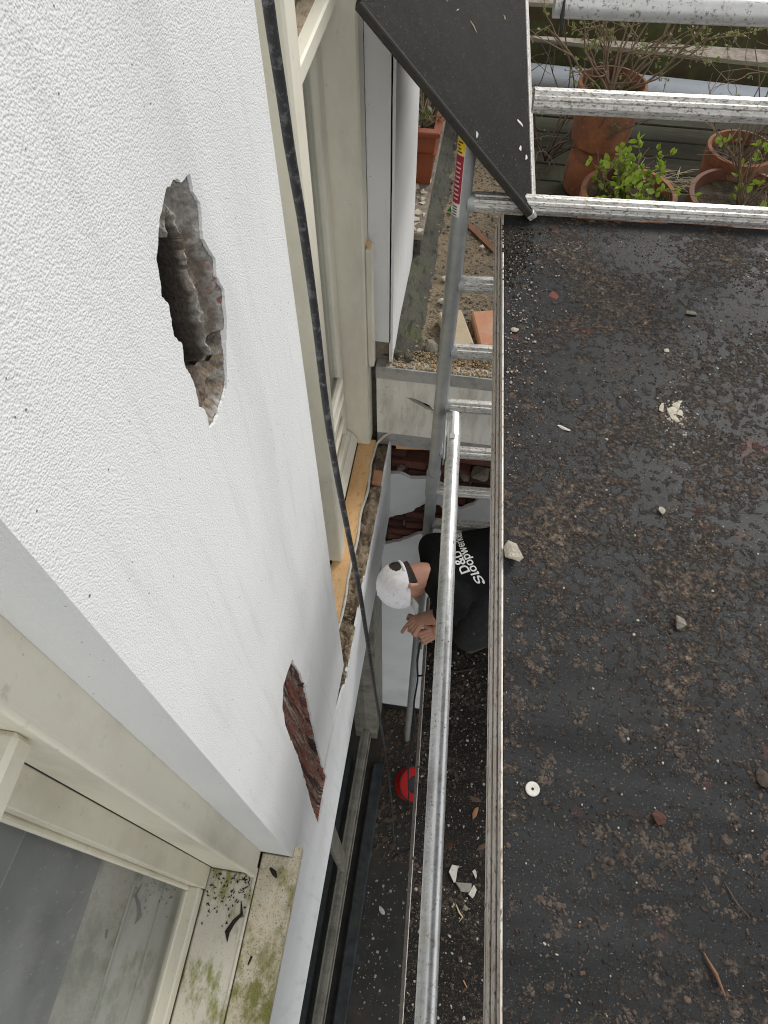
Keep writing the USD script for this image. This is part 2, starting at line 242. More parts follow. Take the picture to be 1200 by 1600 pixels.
pm('mossy_wood', (.024, .022, .006), (.045, .040, .010), scale=6, rough=.9, bump=.6, bscale=60, bdist=.004, stretch=(.4, 1, 1), layers=[((.045, .022, .008), 4, .48, .66, .7), ((.06, .085, .02), 10, .5, .7, .7, (1, 1, .6))])
pm('terracotta', (.19, .066, .026), (.29, .108, .046), scale=12, rough=.78, bump=.2, bscale=150, layers=[((.11, .048, .022), 6, .44, .62, .8), ((.055, .045, .022), 12, .52, .66, .75), ((.34, .28, .22), 9, .58, .72, .5), ((.42, .36, .30), 60, .62, .70, .5)])
pm('terracotta_dark', (.085, .030, .016), (.15, .052, .026), scale=10, rough=.55, bump=.2, bscale=120, layers=[((.30, .20, .13), 14, .55, .7, .5)])
pm('orange_plastic', (.19, .045, .016), (.24, .062, .022), scale=8, rough=.5, layers=[((.22, .07, .03), 12, .55, .75, .6)])
pm('potting_soil', (.030, .022, .014), (.065, .05, .032), scale=30, rough=1., bump=1., bscale=120, bdist=.01, layers=[((.12, .12, .03), 18, .52, .66, .6)])
pm('twig', (.105, .068, .042), (.175, .12, .075), scale=40, rough=.85)
pm('twig_dark', (.06, .042, .028), (.11, .08, .055), scale=40, rough=.85)
pm('dry_twig', (.20, .145, .085), (.30, .23, .14), scale=40, rough=.85)
def leafmat(name, c, isl=.3):
    MATS[name] = usdkit.material(stage, '/World/Looks/' + name, {'g': ('geometry', {}), 'm': ('map_range', {'from_min': 0., 'from_max': 1., 'to_min': 1 - isl, 'to_max': 1 + isl}), 'h': ('hsv', {'hue': .5, 'saturation': 1., 'fac': 1., 'color': c}),
        'p': ('principled_bsdf', {'roughness': .5}), 't': ('translucent_bsdf', {}), 'x': ('mix_closure', {'fac': .35})},
        [('g.random_per_island', 'm.value'), ('m.result', 'h.value'), ('h.color', 'p.base_color'), ('h.color', 't.color'), ('p.BSDF', 'x.closure1'), ('t.BSDF', 'x.closure2')], surface='x.closure')
leafmat('fresh_leaf', (.33, .47, .045)); leafmat('bud_leaf', (.27, .30, .10)); leafmat('moss_leaf', (.10, .14, .03)); leafmat('grass_blade', (.12, .20, .05))
pm('white_mortar', (.42, .37, .285), (.62, .575, .49), scale=50, rough=.95, bump=.8, bscale=240, bdist=.003, layers=[((.36, .29, .2), 40, .54, .68, .8)])
pm('plaster_chip', (.52, .50, .45), (.66, .64, .59), scale=60, rough=.9, bump=.5, bscale=300, layers=[((.34, .32, .28), 70, .55, .68, .6)])
pm('grey_chip', (.25, .24, .21), (.36, .345, .31), scale=60, rough=.9, bump=.5, bscale=300, layers=[((.14, .13, .11), 50, .5, .66, .6)])
pm('grey_stone', (.16, .145, .12), (.27, .245, .205), scale=50, rough=.95, bump=.8, bscale=260)
pm('mud', (.055, .039, .029), (.165, .125, .096), scale=60, rough=.8, bump=.8, bscale=320, bdist=.002, isl=.35)
pm('crumb_dark', (.035, .025, .019), (.07, .05, .038), scale=80, rough=.95, isl=.5)
pm('crumb_brown', (.15, .10, .07), (.22, .15, .105), scale=80, rough=.95, isl=.5)
pm('crumb_pale', (.50, .45, .37), (.68, .64, .56), scale=80, rough=.9, isl=.35)
pm('crumb_red', (.24, .075, .055), (.32, .11, .08), scale=80, rough=.95, isl=.3)
pm('yard_paving', (.014, .0135, .012), (.030, .028, .024), scale=5, rough=.6, bump=.6, bscale=80, bdist=.005, layers=[((.06, .048, .034), 2.2, .5, .68, .8), ((.2, .18, .15), 60, .66, .72, .6), ((.13, .15, .17), 3, .58, .7, .4)])
pm('kerb_concrete', (.025, .028, .030), (.055, .062, .070), scale=14, rough=.9, bump=.8, bscale=140, bdist=.005, layers=[((.06, .07, .04), 8, .5, .7, .7)])
pm('grimy_paint', (.20, .19, .155), (.30, .285, .24), scale=6, rough=.6, layers=[((.09, .08, .06), 9, .46, .68, .8), ((.05, .045, .03), 40, .58, .68, .7)])
pm('black_plinth', (.010, .010, .010), (.016, .016, .016), rough=.6)
pm('grey_paver', (.30, .32, .34), (.38, .40, .42), scale=9, rough=.85, layers=[((.2, .2, .2), 20, .55, .75, .5)])
pm('drain_grey', (.40, .44, .48), (.47, .51, .55), scale=6, rough=.45, layers=[((.25, .26, .25), 18, .55, .75, .5)])
pm('blind_grey', (.56, .56, .545), (.59, .59, .575), rough=.9)
pm('blind_olive', (.42, .42, .375), (.46, .46, .41), rough=.9)
pm('room_dark', (.10, .10, .095), (.12, .12, .11), rough=.9)
pm('dark_gap', (.012, .011, .010), (.02, .018, .016), rough=1.)
pm('skin', (.44, .225, .150), (.50, .265, .185), scale=30, rough=.55, bump=.1, bscale=300, layers=[((.40, .15, .10), 18, .55, .75, .5)])
pm('dark_hair', (.022, .016, .012), (.04, .03, .022), scale=120, rough=.8, bump=.8, bscale=500)
pm('cap_cotton', (.80, .785, .81), (.85, .835, .855), scale=20, rough=.9, bump=.25, bscale=700, bdist=.001, layers=[((.52, .50, .50), 13, .50, .74, .7), ((.22, .20, .18), 50, .60, .70, .65), ((.10, .085, .075), 85, .64, .69, .85)])
pm('cap_brim', (.50, .49, .45), (.56, .55, .51), rough=.9)
pm('black_cotton', (.006, .006, .0065), (.010, .010, .0105), scale=10, rough=.95, spec=.15, bump=.4, bscale=28, bdist=.012, layers=[((.05, .045, .04), 30, .70, .78, .35)])
pm('black_trousers', (.006, .006, .0065), (.010, .010, .011), scale=10, rough=.9, bump=.5, bscale=24, bdist=.014, layers=[((.22, .21, .2), 26, .62, .74, .5)])
pm('print_white', (.86, .86, .86), rough=.7)
pm('boot', (.05, .04, .03), (.08, .06, .045), rough=.7)
pm('label_yellow', (.75, .50, .02), rough=.45); pm('label_red', (.26, .010, .030), (.30, .014, .036), rough=.45); pm('label_white', (.66, .62, .60), rough=.5); pm('label_black', (.03, .02, .015), rough=.5); pm('label_print', (.60, .42, .44), rough=.5)
pm('tool_grey', (.16, .165, .16), (.22, .225, .22), rough=.5)
pm('rust', (.16, .075, .04), (.24, .12, .07), scale=40, rough=.9)
pm('green_glass', (.03, .22, .07), (.05, .28, .1), rough=.2)
pm('dead_leaf', (.26, .12, .045), (.34, .18, .08), rough=.8); pm('straw', (.55, .47, .28), (.66, .58, .40), rough=.7)
colmat('broken_wall', bump=.9, bscale=240, bdist=.004); colmat('broken_brick', bump=.7, bscale=200, bdist=.003)
def glassmat(name, tint, rough=.0, spots=.0):
    MATS[name] = usdkit.material(stage, '/World/Looks/' + name, {'f0': ('fresnel', {'IOR': 2.0}), 'ge': ('geometry', {}), 'inv': ('math', {'math_type': 'subtract', 'value1': 1.}), 'f': ('math', {'math_type': 'multiply'}), 't': ('transparent_bsdf', {'color': tint}), 'g': ('glossy_bsdf', {'color': (.95, .97, .96), 'roughness': rough}), 'x': ('mix_closure', {}), 'sn': ('noise_texture', {'scale': 34., 'detail': 5., 'roughness': .7}), 'sm': ('map_range', {'from_min': .70, 'from_max': .78, 'to_min': 0., 'to_max': spots, 'clamp': True}), 'sn2': ('noise_texture', {'scale': 5., 'detail': 6.}), 'sm2': ('map_range', {'from_min': .42, 'from_max': .75, 'to_min': 0., 'to_max': spots * .12, 'clamp': True}), 'sa': ('math', {'math_type': 'maximum'}), 'sd': ('diffuse_bsdf', {'color': (.55, .55, .52)}), 'x2': ('mix_closure', {})},
        [('ge.position', 'sn.vector'), ('sn.fac', 'sm.value'), ('ge.position', 'sn2.vector'), ('sn2.fac', 'sm2.value'), ('sm.result', 'sa.value1'), ('sm2.result', 'sa.value2'), ('sa.value', 'x2.fac'), ('x.closure', 'x2.closure1'), ('sd.BSDF', 'x2.closure2'), ('ge.backfacing', 'inv.value2'), ('f0.fac', 'f.value1'), ('inv.value', 'f.value2'), ('f.value', 'x.fac'), ('t.BSDF', 'x.closure1'), ('g.BSDF', 'x.closure2')], surface='x2.closure')
glassmat('window_glass', (.84, .85, .85), .0, .6); glassmat('dark_glass', (.75, .78, .76))

# ================================================================== LARGE STRUCTURE
obj('yard_ground', bx((-30, -30, -.35), (30, 30, -.15)), 'yard_paving', label='dark wet paved yard strewn with rubble at the foot of the house', category='ground', kind='structure')

H = thing('house', 'white stuccoed house with broken holes in its render and cream window frames', 'house', (0, 0, -.15))
# render coat: pier between the two windows and the parapet band below, one coat with holes
up = jag(Polygon([(.545, 6.172), (.515, 6.160), (.490, 6.138), (.478, 6.108), (.486, 6.091), (.476, 6.060), (.487, 6.040), (.479, 6.020), (.486, 5.985), (.480, 5.955), (.492, 5.928), (.484, 5.905), (.518, 5.895), (.559, 5.902), (.575, 5.930), (.600, 5.965), (.614, 6.0), (.604, 6.030), (.610, 6.045), (.594, 6.086), (.606, 6.116), (.596, 6.135), (.600, 6.152), (.577, 6.158), (.57, 6.166)]), .0025, .0030, 3, 130)
low = jag(Polygon([(.515, 5.09), (.536, 4.946), (.534, 4.846), (.536, 4.765), (.527, 4.628), (.515, 4.418), (.504, 4.15), (.512, 3.96), (.444, 3.96), (.357, 3.935), (.363, 4.158), (.384, 4.47), (.4, 4.73), (.399, 4.963), (.415, 5.075), (.449, 5.118)]), .008, .007, 5, 26)
slot = jag(Polygon([(.49, 4.125), (.62, 4.112), (.9, 4.112), (.9, 3.9), (.80, 4.0), (.70, 4.05), (.62, 4.078), (.49, 4.07)]), .006, .004, 8, 40)
spur = jag(Polygon([(.52, 4.80), (.545, 4.836), (.585, 4.838), (.66, 4.882), (.585, 4.846), (.550, 4.852), (.525, 4.90)]), .004, .0012, 11, 60)
sill_zone = sbox(-4, 3.35, .2, 4.418)
pier = sbox(.2, 3.35, .868, 8.6)
toph = [(x, 3.945 + .03 * (meshkit.noise(np.array([x * 9, 1.3, 2])) - .5) + .02 * (meshkit.noise(np.array([x * 33, 5.3, 2])) - .5)) for x in np.linspace(.868, 2.03, 60)]
band = Polygon([(.8, 3.35), (2.03, 3.35)] + toph[::-1] + [(.8, 4.0)])
coat = unary_union([sill_zone, pier, band]).difference(unary_union([up, low, slot, spur]))
coat = [g for g in getattr(coat, 'geoms', [coat]) if g.area > .001]
coat = unary_union(coat)
upper, lower = coat.intersection(sbox(-5, 4.03, .9, 9)), coat.intersection(sbox(-5, 3.0, 3, 4.03))
obj('render_coat', extr(upper, .009, YZ(-.009)), 'white_stucco', H)
obj('render_band', extr(lower, .009, YZ(-.009)), 'smooth_stucco', H, label='smooth white render band below the door and window')
obj('render_end', extr(sbox(2.03, 4.40, 2.65, 8.6), .014, YZ(-.014)), 'white_stucco', H, label='narrow strip of white render beyond the door')
# stuccoed reveals
obj('reveal', [bx((-.085, .2, 4.452), (-.0091, .215, 8.6))], 'white_stucco', H)
obj('reveal', [bx((-.085, .853, 4.12), (-.0091, .868, 8.6))], 'white_stucco', H)
rv = extr(jag(sbox(-.088, 4.56, -.0091, 8.6), .02, .0015, 4, 50), .015, lambda v: np.stack([v[:, 0], 2.03 + v[:, 2], v[:, 1]], 1))
obj('reveal', rv, 'white_stucco', H)
obj('broken_corner', [bx((-.088, 2.046, 4.42), (-.0142, 2.07, 4.6))], 'mortar', H, label='hole at the foot of the reveal')
# masonry core
core = [bx((-.34, .216, 4.3), (-.085, .852, 5.86)), bx((-.34, .216, 6.2), (-.085, .852, 8.6)), bx((-.34, .216, 5.86), (-.085, .44, 6.2)), bx((-.34, .65, 5.86), (-.085, .852, 6.2)), bx((-.34, 2.07, 3.2), (-.0145, 2.65, 8.6)), bx((-.34, -4, 3.37), (-.14, 2.02, 4.0)), bx((-.34, -4, 4.0), (-.14, .2, 4.3)), bx((-4, 2.3, 0), (-.35, 2.65, 8.6))]
obj('masonry', core, 'mortar', H)
obj('masonry_face', [bx((-.084, .216, 4.3), (-.075, .852, 5.0)), bx((-.084, .216, 5.0), (-.075, .44, 8.6)), bx((-.084, .65, 5.0), (-.075, .852, 8.6)), bx((-.084, .45, 5.3), (-.075, .64, 5.86)), bx((-.084, .45, 6.2), (-.075, .64, 8.6)), bx((-.13, -4, 3.37), (-.06, .2, 4.3))], 'mortar', H)

def heightfield(poly, res, fn, name, mat, label, grow=.006):
    P = poly.buffer(grow); y0, z0, y1, z1 = P.bounds
    ys, zs = np.arange(y0, y1 + res, res), np.arange(z0, z1 + res, res)
    Yg, Zg = np.meshgrid(ys, zs, indexing='ij')
    from shapely import contains_xy
    inn = contains_xy(P, Yg, Zg); hole = contains_xy(poly, Yg, Zg)
    d = ndimage.distance_transform_edt(hole) * res
    dep, col = fn(Yg, Zg, d)
    V = np.stack([-dep, Yg, Zg], -1).reshape(-1, 3); n = len(zs)
    i, j = np.nonzero(inn[:-1, :-1] & inn[1:, :-1] & inn[:-1, 1:] & inn[1:, 1:])
    a = i * n + j; Fq = np.vstack([np.stack([a, a + n, a + n + 1], 1), np.stack([a, a + n + 1, a + 1], 1)])
    keep, inv = np.unique(Fq, return_inverse=True)
    obj(name, (V[keep], inv.reshape(-1, 3)), mat, H, smooth=True, label=label, col=col.reshape(-1, 3)[keep])
def lerp(a, b, t): return np.asarray(a) * (1 - t[..., None]) + np.asarray(b) * t[..., None]
def ss(a, b, x): t = np.clip((x - a) / (b - a), 0, 1); return t * t * (3 - 2 * t)
def deep(Yg, Zg, d):
    from shapely import contains_xy
    q = np.stack([Yg * 60, Zg * 45, Yg * 0], -1); f = meshkit.fbm(q, 4, 2); f2 = meshkit.fbm(q * 3.1 + 7, 4, 5); f3 = meshkit.fbm(q * [.6, .5, 1] + 3, 3, 8)
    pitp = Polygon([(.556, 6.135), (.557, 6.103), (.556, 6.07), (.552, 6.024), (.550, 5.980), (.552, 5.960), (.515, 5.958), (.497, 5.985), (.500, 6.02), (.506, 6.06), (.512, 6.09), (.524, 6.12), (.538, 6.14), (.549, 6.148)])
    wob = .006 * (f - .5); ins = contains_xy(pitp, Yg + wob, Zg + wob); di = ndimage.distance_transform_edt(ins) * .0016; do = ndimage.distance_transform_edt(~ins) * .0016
    left = Yg < .53
    side = .003 + .014 * ss(0, .014, d) + .007 * (f - .5) * 2 * ss(0, .008, d) + .005 * (f2 - .5) * ss(0, .004, d) + np.where(left, .020 * ss(.02, .0, do), -.010 * ss(.012, .002, do))
    pitd = ss(0, .010, di)
    low = (Zg < 5.958)
    dep = np.where(d > 0, np.maximum(side, .001), .008) + .15 * pitd + np.where(low, .05 * ss(5.93, 5.957, Zg) * ss(0, .01, d), 0)
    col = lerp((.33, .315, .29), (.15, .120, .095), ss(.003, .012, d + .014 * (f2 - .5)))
    col = lerp(col, (.42, .38, .325), ss(.014, .004, do) * (~left) * (~ins) * ss(.35, .5, f2))
    col = lerp(col, (.30, .285, .26), ss(.48, .6, f3) * (~left) * (~ins) * .8)
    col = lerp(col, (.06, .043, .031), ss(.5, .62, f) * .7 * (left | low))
    col = lerp(col, (.24, .18, .12), ss(.45, .62, f2) * low * .8)
    col = lerp(col, (.016, .011, .008), ss(0, .003, di)); col = lerp(col, (.006, .0045, .0035), ss(0, .004, di) * ss(6.02, 6.075, Zg + .05 * (f - .5)))  # pit painted near-black to stand in for shade, blackest in its upper part
    col = lerp(col, (.27, .07, .05), ss(.53, .6, f3) * ss(.016, .011, d) * (Zg > 5.985) * (Zg < 6.05) * (f2 > .5) * .8)
    col = lerp(col, (.13, .12, .03), ss(.014, .0, d) * (Yg < .525) * (Zg > 6.115) * .8)
    return dep, col
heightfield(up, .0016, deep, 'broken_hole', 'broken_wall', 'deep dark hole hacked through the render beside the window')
def shallow(Yg, Zg, d):
    u = Yg + .05 * (Zg - 4.5) + .006 * meshkit.noise(np.stack([Zg * 7, Yg * 9, Yg * 0], -1))
    f = meshkit.fbm(np.stack([u * 170, Zg * 3.2, Yg * 0], -1), 4, 3); h = meshkit.fbm(np.stack([u * 420, Zg * 9, Yg * 0 + 2], -1), 3, 1); g = meshkit.fbm(np.stack([Yg * 36, Zg * 9, Yg * 0 + 4], -1), 4, 6)
    dep = .005 + .012 * ss(0, .010, d) + .014 * (f - .5) * ss(0, .01, d) + .007 * (h - .5) * ss(0, .01, d) + .010 * (g - .5) * ss(0, .01, d)
    col = lerp((.17, .075, .050), (.060, .030, .022), ss(.40, .58, f)); col = lerp(col, (.32, .27, .235), ss(.52, .64, h) * .85); col = lerp(col, (.22, .070, .042), ss(.52, .66, g) * .7); col = lerp(col, (.02, .013, .010), ss(.60, .68, f) * .9)
    return dep, col
heightfield(unary_union([low, spur]).buffer(0), .0022, shallow, 'broken_strip', 'broken_brick', 'long narrow strip where the render is torn off the red brown masonry')
def slotf(Yg, Zg, d):
    q = np.stack([Yg * 40, Zg * 60, Yg * 0], -1); f = meshkit.fbm(q, 4, 3)
    return .016 + .02 * ss(0, .02, d) + .01 * (f - .5), lerp((.12, .085, .06), (.24, .19, .14), ss(.4, .6, f))
heightfield(slot, .004, slotf, 'crack', 'broken_brick', 'gap under the pier between the two coats of render')

# ---- near window (bottom left)
P_ = 'cream_paint'
nw = obj('window_frame', [bx((-.205, .143, 4.452), (-.0855, .2045, 8.6), .002)], P_, H, label='cream timber frame of the near window')
obj('frame_bead', [tube(spline([(-.092, .1425, 4.455), (-.092, .1425, 6), (-.092, .1425, 8.5)], 6), .0075, 10)], P_, nw, smooth=40)
obj('bottom_rail', [bx((-.2098, -4, 4.40), (-.0862, .1428, 4.4515), .004)], 'sill_paint', nw, label='weathered green stained bottom rail of the frame')
obj('drip_bead', [tube([(-.0875, -4, 4.450), (-.0875, .16, 4.450)], .005, 10)], 'sill_paint', nw, smooth=True)
obj('transom', [bx((-.2095, -4, 5.765), (-.125, .1425, 5.806), .006)], P_, nw)
sash = obj('sash', [bx((-.252, .090, 4.462), (-.2055, .1424, 5.763), .0015), bx((-.252, -4, 4.4535), (-.2105, .0895, 4.502), .004)], P_, H, label='cream opening sash of the near window')
obj('glazing_bead', [bx((-.2505, .078, 4.502), (-.236, .0897, 5.763), .004), bx((-.2505, -4, 4.5022), (-.236, .0777, 4.514), .004)], P_, sash)
obj('glass_pane', [bx((-.2445, -4, 4.503), (-.2405, .0895, 5.763))], 'window_glass', sash)
obj('top_light_glass', [bx((-.2445, -4, 5.81), (-.2405, .141, 8.3))], 'window_glass', nw)
obj('blind', [bx((-.275, -4, 4.44), (-.268, .14, 8.6))], 'blind_grey', H, label='plain grey blind behind the near window')
obj('blind_hem', [bx((-.267, -4, 4.62), (-.262, .14, 4.628), .001)], 'blind_grey', H)
obj('window_sill', [bx((-.0813, -4, 4.405), (.022, .1995, 4.4465), .003), bx((.0008, .1995, 4.405), (.022, .228, 4.4465), .003)], 'sill_stone', H, label='stained cream stone sill with green algae and black dirt')
dirt = []
for k in range(90):
    u = abs(rng.normal(0, .055)); y = .135 - u; x = rng.uniform(-.2, -.09)
    a = rng.uniform(0, 6.28); L = rng.uniform(.003, .010)
    dirt.append(tube(np.array([(x, y, 4.4525), (x + L * .5 * math.cos(a), y + L * .5 * math.sin(a), 4.4545), (x + L * math.cos(a + .7), y + L * math.sin(a + .7), 4.4525)]), [.0006, rng.uniform(.0012, .0022), .0005], 5))
obj('dirt_scraps', dirt, 'crumb_dark', '/World', label='loose black scraps of dirt in the corner of the near window sill', category='dirt', kind='stuff')
def scrap(name, pts, w, mat, label, catg):
    P = np.asarray(pts, float); V, Fc = tube(P, w, 8); V[:, 2] = P[:, 2].min() + .0003 + (V[:, 2] - V[:, 2].min()) * .5
    obj(name, (V, Fc), mat, '/World', smooth=True, label=label, category=catg)
scrap('leaf_scrap', [(-.107, .078, 4.452), (-.098, .05, 4.452), (-.113, .03, 4.452), (-.124, .005, 4.452), (-.118, -.015, 4.452)], [.001, .004, .005, .0065, .001], 'crumb_dark', 'long dark curled leaf scrap lying on the window bottom rail', 'leaf')
scrap('leaf_scrap', [(-.052, .165, 4.4468), (-.038, .155, 4.4468), (-.03, .145, 4.4468)], [.003, .007, .002], 'crumb_dark', 'small black scrap in the corner of the stone sill under the reveal', 'leaf')
scrap('leaf_scrap', [(-.055, -.055, 4.4468), (-.05, -.036, 4.4468)], [.002, .003], 'crumb_dark', 'short dark splinter lying across the stained stone sill', 'splinter')

# ---- far door
D_ = 'door_paint'
fd = obj('door_frame', [bx((-.25, 1.945, 4.0), (-.0885, 2.0295, 8.6), .006), bx((-.25, 1.335, 4.0), (-.10, 1.415, 8.6), .006), bx((-.25, .869, 4.0), (-.10, .93, 8.6), .006)], D_, H, label='cream timber frame of the balcony door')
obj('transom', [bx((-.205, 1.4155, 5.755), (-.135, 1.9445, 5.80), .005)], D_, fd)
obj('transom_dirt', [bx((-.20, 1.4155, 5.8005), (-.165, 1.9445, 5.8035))], 'sandy_debris', fd)
obj('frame_strip', [bx((-.088, 1.962, 4.485), (-.064, 2.004, 5.03), .004)], D_, fd, label='short cream cover strip broken off at the top')
obj('broken_end', [at(rock(.017, 31, .5), (-.076, 1.983, 5.03))], 'osb_board', fd)
obj('block', [bx((-.0883, 1.952, 4.0), (-.0845, 2.02, 4.455), .002)], D_, fd)
obj('patch', [bx((-.0883, 1.954, 4.4565), (-.0868, 2.015, 4.515), .001)], 'foil_strip', fd)
lf = obj('door_leaf', [bx((-.24, 1.88, 4.035), (-.185, 1.942, 5.752), .004), bx((-.24, 1.418, 4.035), (-.185, 1.468, 5.752), .004), bx((-.24, 1.4683, 4.035), (-.192, 1.8797, 4.47), .003), bx((-.24, 1.4683, 5.69), (-.185, 1.8797, 5.752), .004)], D_, H, label='cream balcony door leaf with moulded bottom panel')
obj('glazing_bead', [bx((-.22, 1.866, 4.50), (-.186, 1.8795, 5.689), .005), bx((-.22, 1.4685, 4.50), (-.186, 1.482, 5.689), .005), bx((-.2, 1.4685, 4.4705), (-.170, 1.8795, 4.4995), .009)], D_, lf)
for z0, hh, ex in ((4.385, .022, .012), (4.245, .016, .009), (4.115, .03, .016)):
    obj('panel_moulding', [bx((-.1915, 1.47, z0), (-.1915 + ex + .008, 1.878, z0 + hh), .005)], D_, lf)
obj('weather_bar', [hull([(-.184, y, 4.10) for y in (1.425, 1.938)] + [(-.184, y, 4.03) for y in (1.425, 1.938)] + [(-.14, y, 4.05) for y in (1.43, 1.933)] + [(-.14, y, 4.03) for y in (1.43, 1.933)] + [(-.16, y, 4.083) for y in (1.427, 1.936)])], D_, lf)
obj('weather_groove', [bx((-.168, 1.44, 4.079), (-.160, 1.93, 4.089), .003)], D_, lf)
obj('glass_pane', [bx((-.204, 1.4685, 4.47), (-.200, 1.8795, 5.689))], 'window_glass', lf)
obj('top_light_glass', [bx((-.204, 1.4155, 5.80), (-.200, 1.944, 8.3))], 'dark_glass', fd)
obj('side_light', [bx((-.204, .93, 4.03), (-.200, 1.3345, 8.3))], 'dark_glass', fd)
obj('blind', [bx((-.265, .88, 4.0), (-.258, 2.1, 8.6))], 'blind_olive', H, label='dull olive grey blind behind the balcony door')
obj('threshold', [bx((-.30, .87, 3.93), (-.186, 1.945, 4.03), .004)], D_, H)
obj('threshold_board', [bx((-.1855, .875, 3.985), (-.064, 1.98, 4.0), .001)], 'osb_board', H, label='orange brown chipboard exposed below the balcony door')
ed = [(-.060 + .004 * math.sin(y * 23) + .004 * (meshkit.noise(np.array([y * 20, 0, 0])) - .5), y, 3.996 + .004 * meshkit.noise(np.array([y * 31, 4, 0]))) for y in np.linspace(.87, 1.96, 60)]
ed += [(-.03, 2.0, 4.01), (.0, 2.013, 4.03)]
v_, f_ = tube(np.array(ed), .006, 8); obj('foil_edge', (v_, f_), 'foil_strip', H, smooth=True, label='torn pale foil strip along the edge of the chipboard')
# debris ledge below the board
xs, ys = np.linspace(-.075, -.002, 16), np.linspace(.80, 2.03, 240); Xg, Yg = np.meshgrid(xs, ys, indexing='ij')
Zl = 3.93 + .05 * meshkit.fbm(np.stack([Xg * 25, Yg * 16, Xg * 0], -1), 4, 2) + .03 * (meshkit.fbm(np.stack([Xg * 90, Yg * 80, Xg * 0], -1), 3, 4) - .5) - .035 * ss(1.72, 1.85, Yg) - .03 * ss(1.08, 1.12, Yg) * ss(1.19, 1.14, Yg)
def grid(Vx):
    a, b = Vx.shape[:2]; i, j = np.meshgrid(np.arange(a - 1), np.arange(b - 1), indexing='ij'); k = (i * b + j).ravel()
    return Vx.reshape(-1, 3), np.vstack([np.stack([k, k + b, k + b + 1], 1), np.stack([k, k + b + 1, k + 1], 1)])
obj('debris_ledge', grid(np.stack([Xg, Yg, Zl], -1)), 'sandy_debris', H, smooth=True, label='ledge of sandy rubble where the old sill was broken out')
obj('ledge_face', [bx((-.139, .80, 3.38), (-.0745, 2.02, 3.93)), bx((-.15, .869, 3.9), (-.07, 1.99, 3.984))], 'mortar', H)
crumbs = [at(rock(.003 + .008 * rng.random() ** 2.5, 100 + k, .8, 1), (rng.uniform(-.06, -.006), .80 + .95 * rng.random() ** 1.3, 3.945 + .012 * rng.random())) for k in range(260)]
obj('rubble_crumbs', crumbs, 'gravel', '/World', label='loose mortar crumbs on the broken ledge under the balcony door', category='rubble', kind='stuff')
obj('brick_fragment', [at(bx((-.02, -.035, 0), (.02, .035, .03), .004), (-.03, 1.80, 3.945))], 'brick_orange', '/World', label='small pale brick fragment on the broken ledge beside the foil strip', category='brick')

# ---- ground floor front below the band
obj('lintel', [bx((-.16, -4, 3.335), (-.0002, 2.03, 3.3495), .003)], 'smooth_stucco', H)
gf = obj('garden_door_frame', [bx((-.2, 1.72, -.12), (-.05, 2.028, 3.334), .005), bx((-.165, -4, -.02), (-.115, 1.7195, .15), .006), bx((-.18, .56, .1505), (-.125, .66, 3.334), .005), bx((-.18, -.72, .1505), (-.125, -.62, 3.334), .005)], 'grimy_paint', H, label='tall grimy cream frame of the ground floor glass doors')
obj('bottom_bead', [bx((-.1145, -4, .02), (-.100, 1.7195, .045), .005)], 'grimy_paint', gf)
obj('glass_pane', [bx((-.152, -4, .15), (-.148, -.7205, 3.334)), bx((-.152, -.6195, .15), (-.148, .5595, 3.334))], 'dark_glass', gf)
obj('glass_pane', [bx((-.152, .6605, .15), (-.148, 1.7195, 3.334))], 'dark_glass', gf)
obj('interior', [bx((-2.2, -4, -.2), (-2.15, 2.3, 8.6)), bx((-2.15, -4, -.16), (-.2, 2.3, -.14)), bx((-2.15, -4, 3.5), (-.345, 2.3, 3.6)), bx((-2.15, 2.25, 0), (-.35, 2.299, 3.5))], 'room_dark', H, label='dim interior behind the glass')
obj('kerb_strip', bx((-.05, -6, -.2), (.05, 1.5, -.08), .01), 'kerb_concrete', label='grey concrete kerb along the foot of the house wall', category='kerb')

# ---- extension with roof terrace
E_ = thing('extension', 'low white extension with flat roof terrace and a broken brick eaves', 'building', (.5, 2.03, -.15))
XZ = lambda y0: (lambda v: np.stack([v[:, 0], y0 + v[:, 2], v[:, 1]], 1))
wl = Polygon([(-.052, -.02), (2.4, -.02), (2.4, 3.4), (.62, 3.46), (.47, 3.60), (.43, 3.50), (.36, 3.43), (.30, 3.62), (.19, 3.675), (.10, 3.66), (.04, 3.69), (-.052, 3.66)])
patch = Polygon([(-.03, 3.25), (.04, 3.30), (.104, 3.352), (.15, 3.41), (.19, 3.47), (.26, 3.45), (.31, 3.33), (.25, 3.22), (.195, 3.17), (.15, 3.12), (.112, 3.08), (.05, 3.02), (-.03, 2.97)])
wl = jag(wl, .015, .007, 2, 30).intersection(sbox(-.05, -.02, 2.4, 4)).difference(jag(patch, .01, .012, 6, 40))
obj('wall_render', extr(wl, .02, XZ(2.03)), 'smooth_stucco', E_, label='white render with a torn brown patch')
obj('wall_core', [bx((-.05, 2.09, -.15), (2.4, 2.35, 3.72)), bx((-.02, 2.30, 3.72), (2.4, 2.4, 4.02))], 'mortar', E_)
obj('plinth', [bx((-.02, 2.036, -.15), (2.4, 2.085, -.025))], 'black_plinth', E_)
zc = 2.93
k = 0
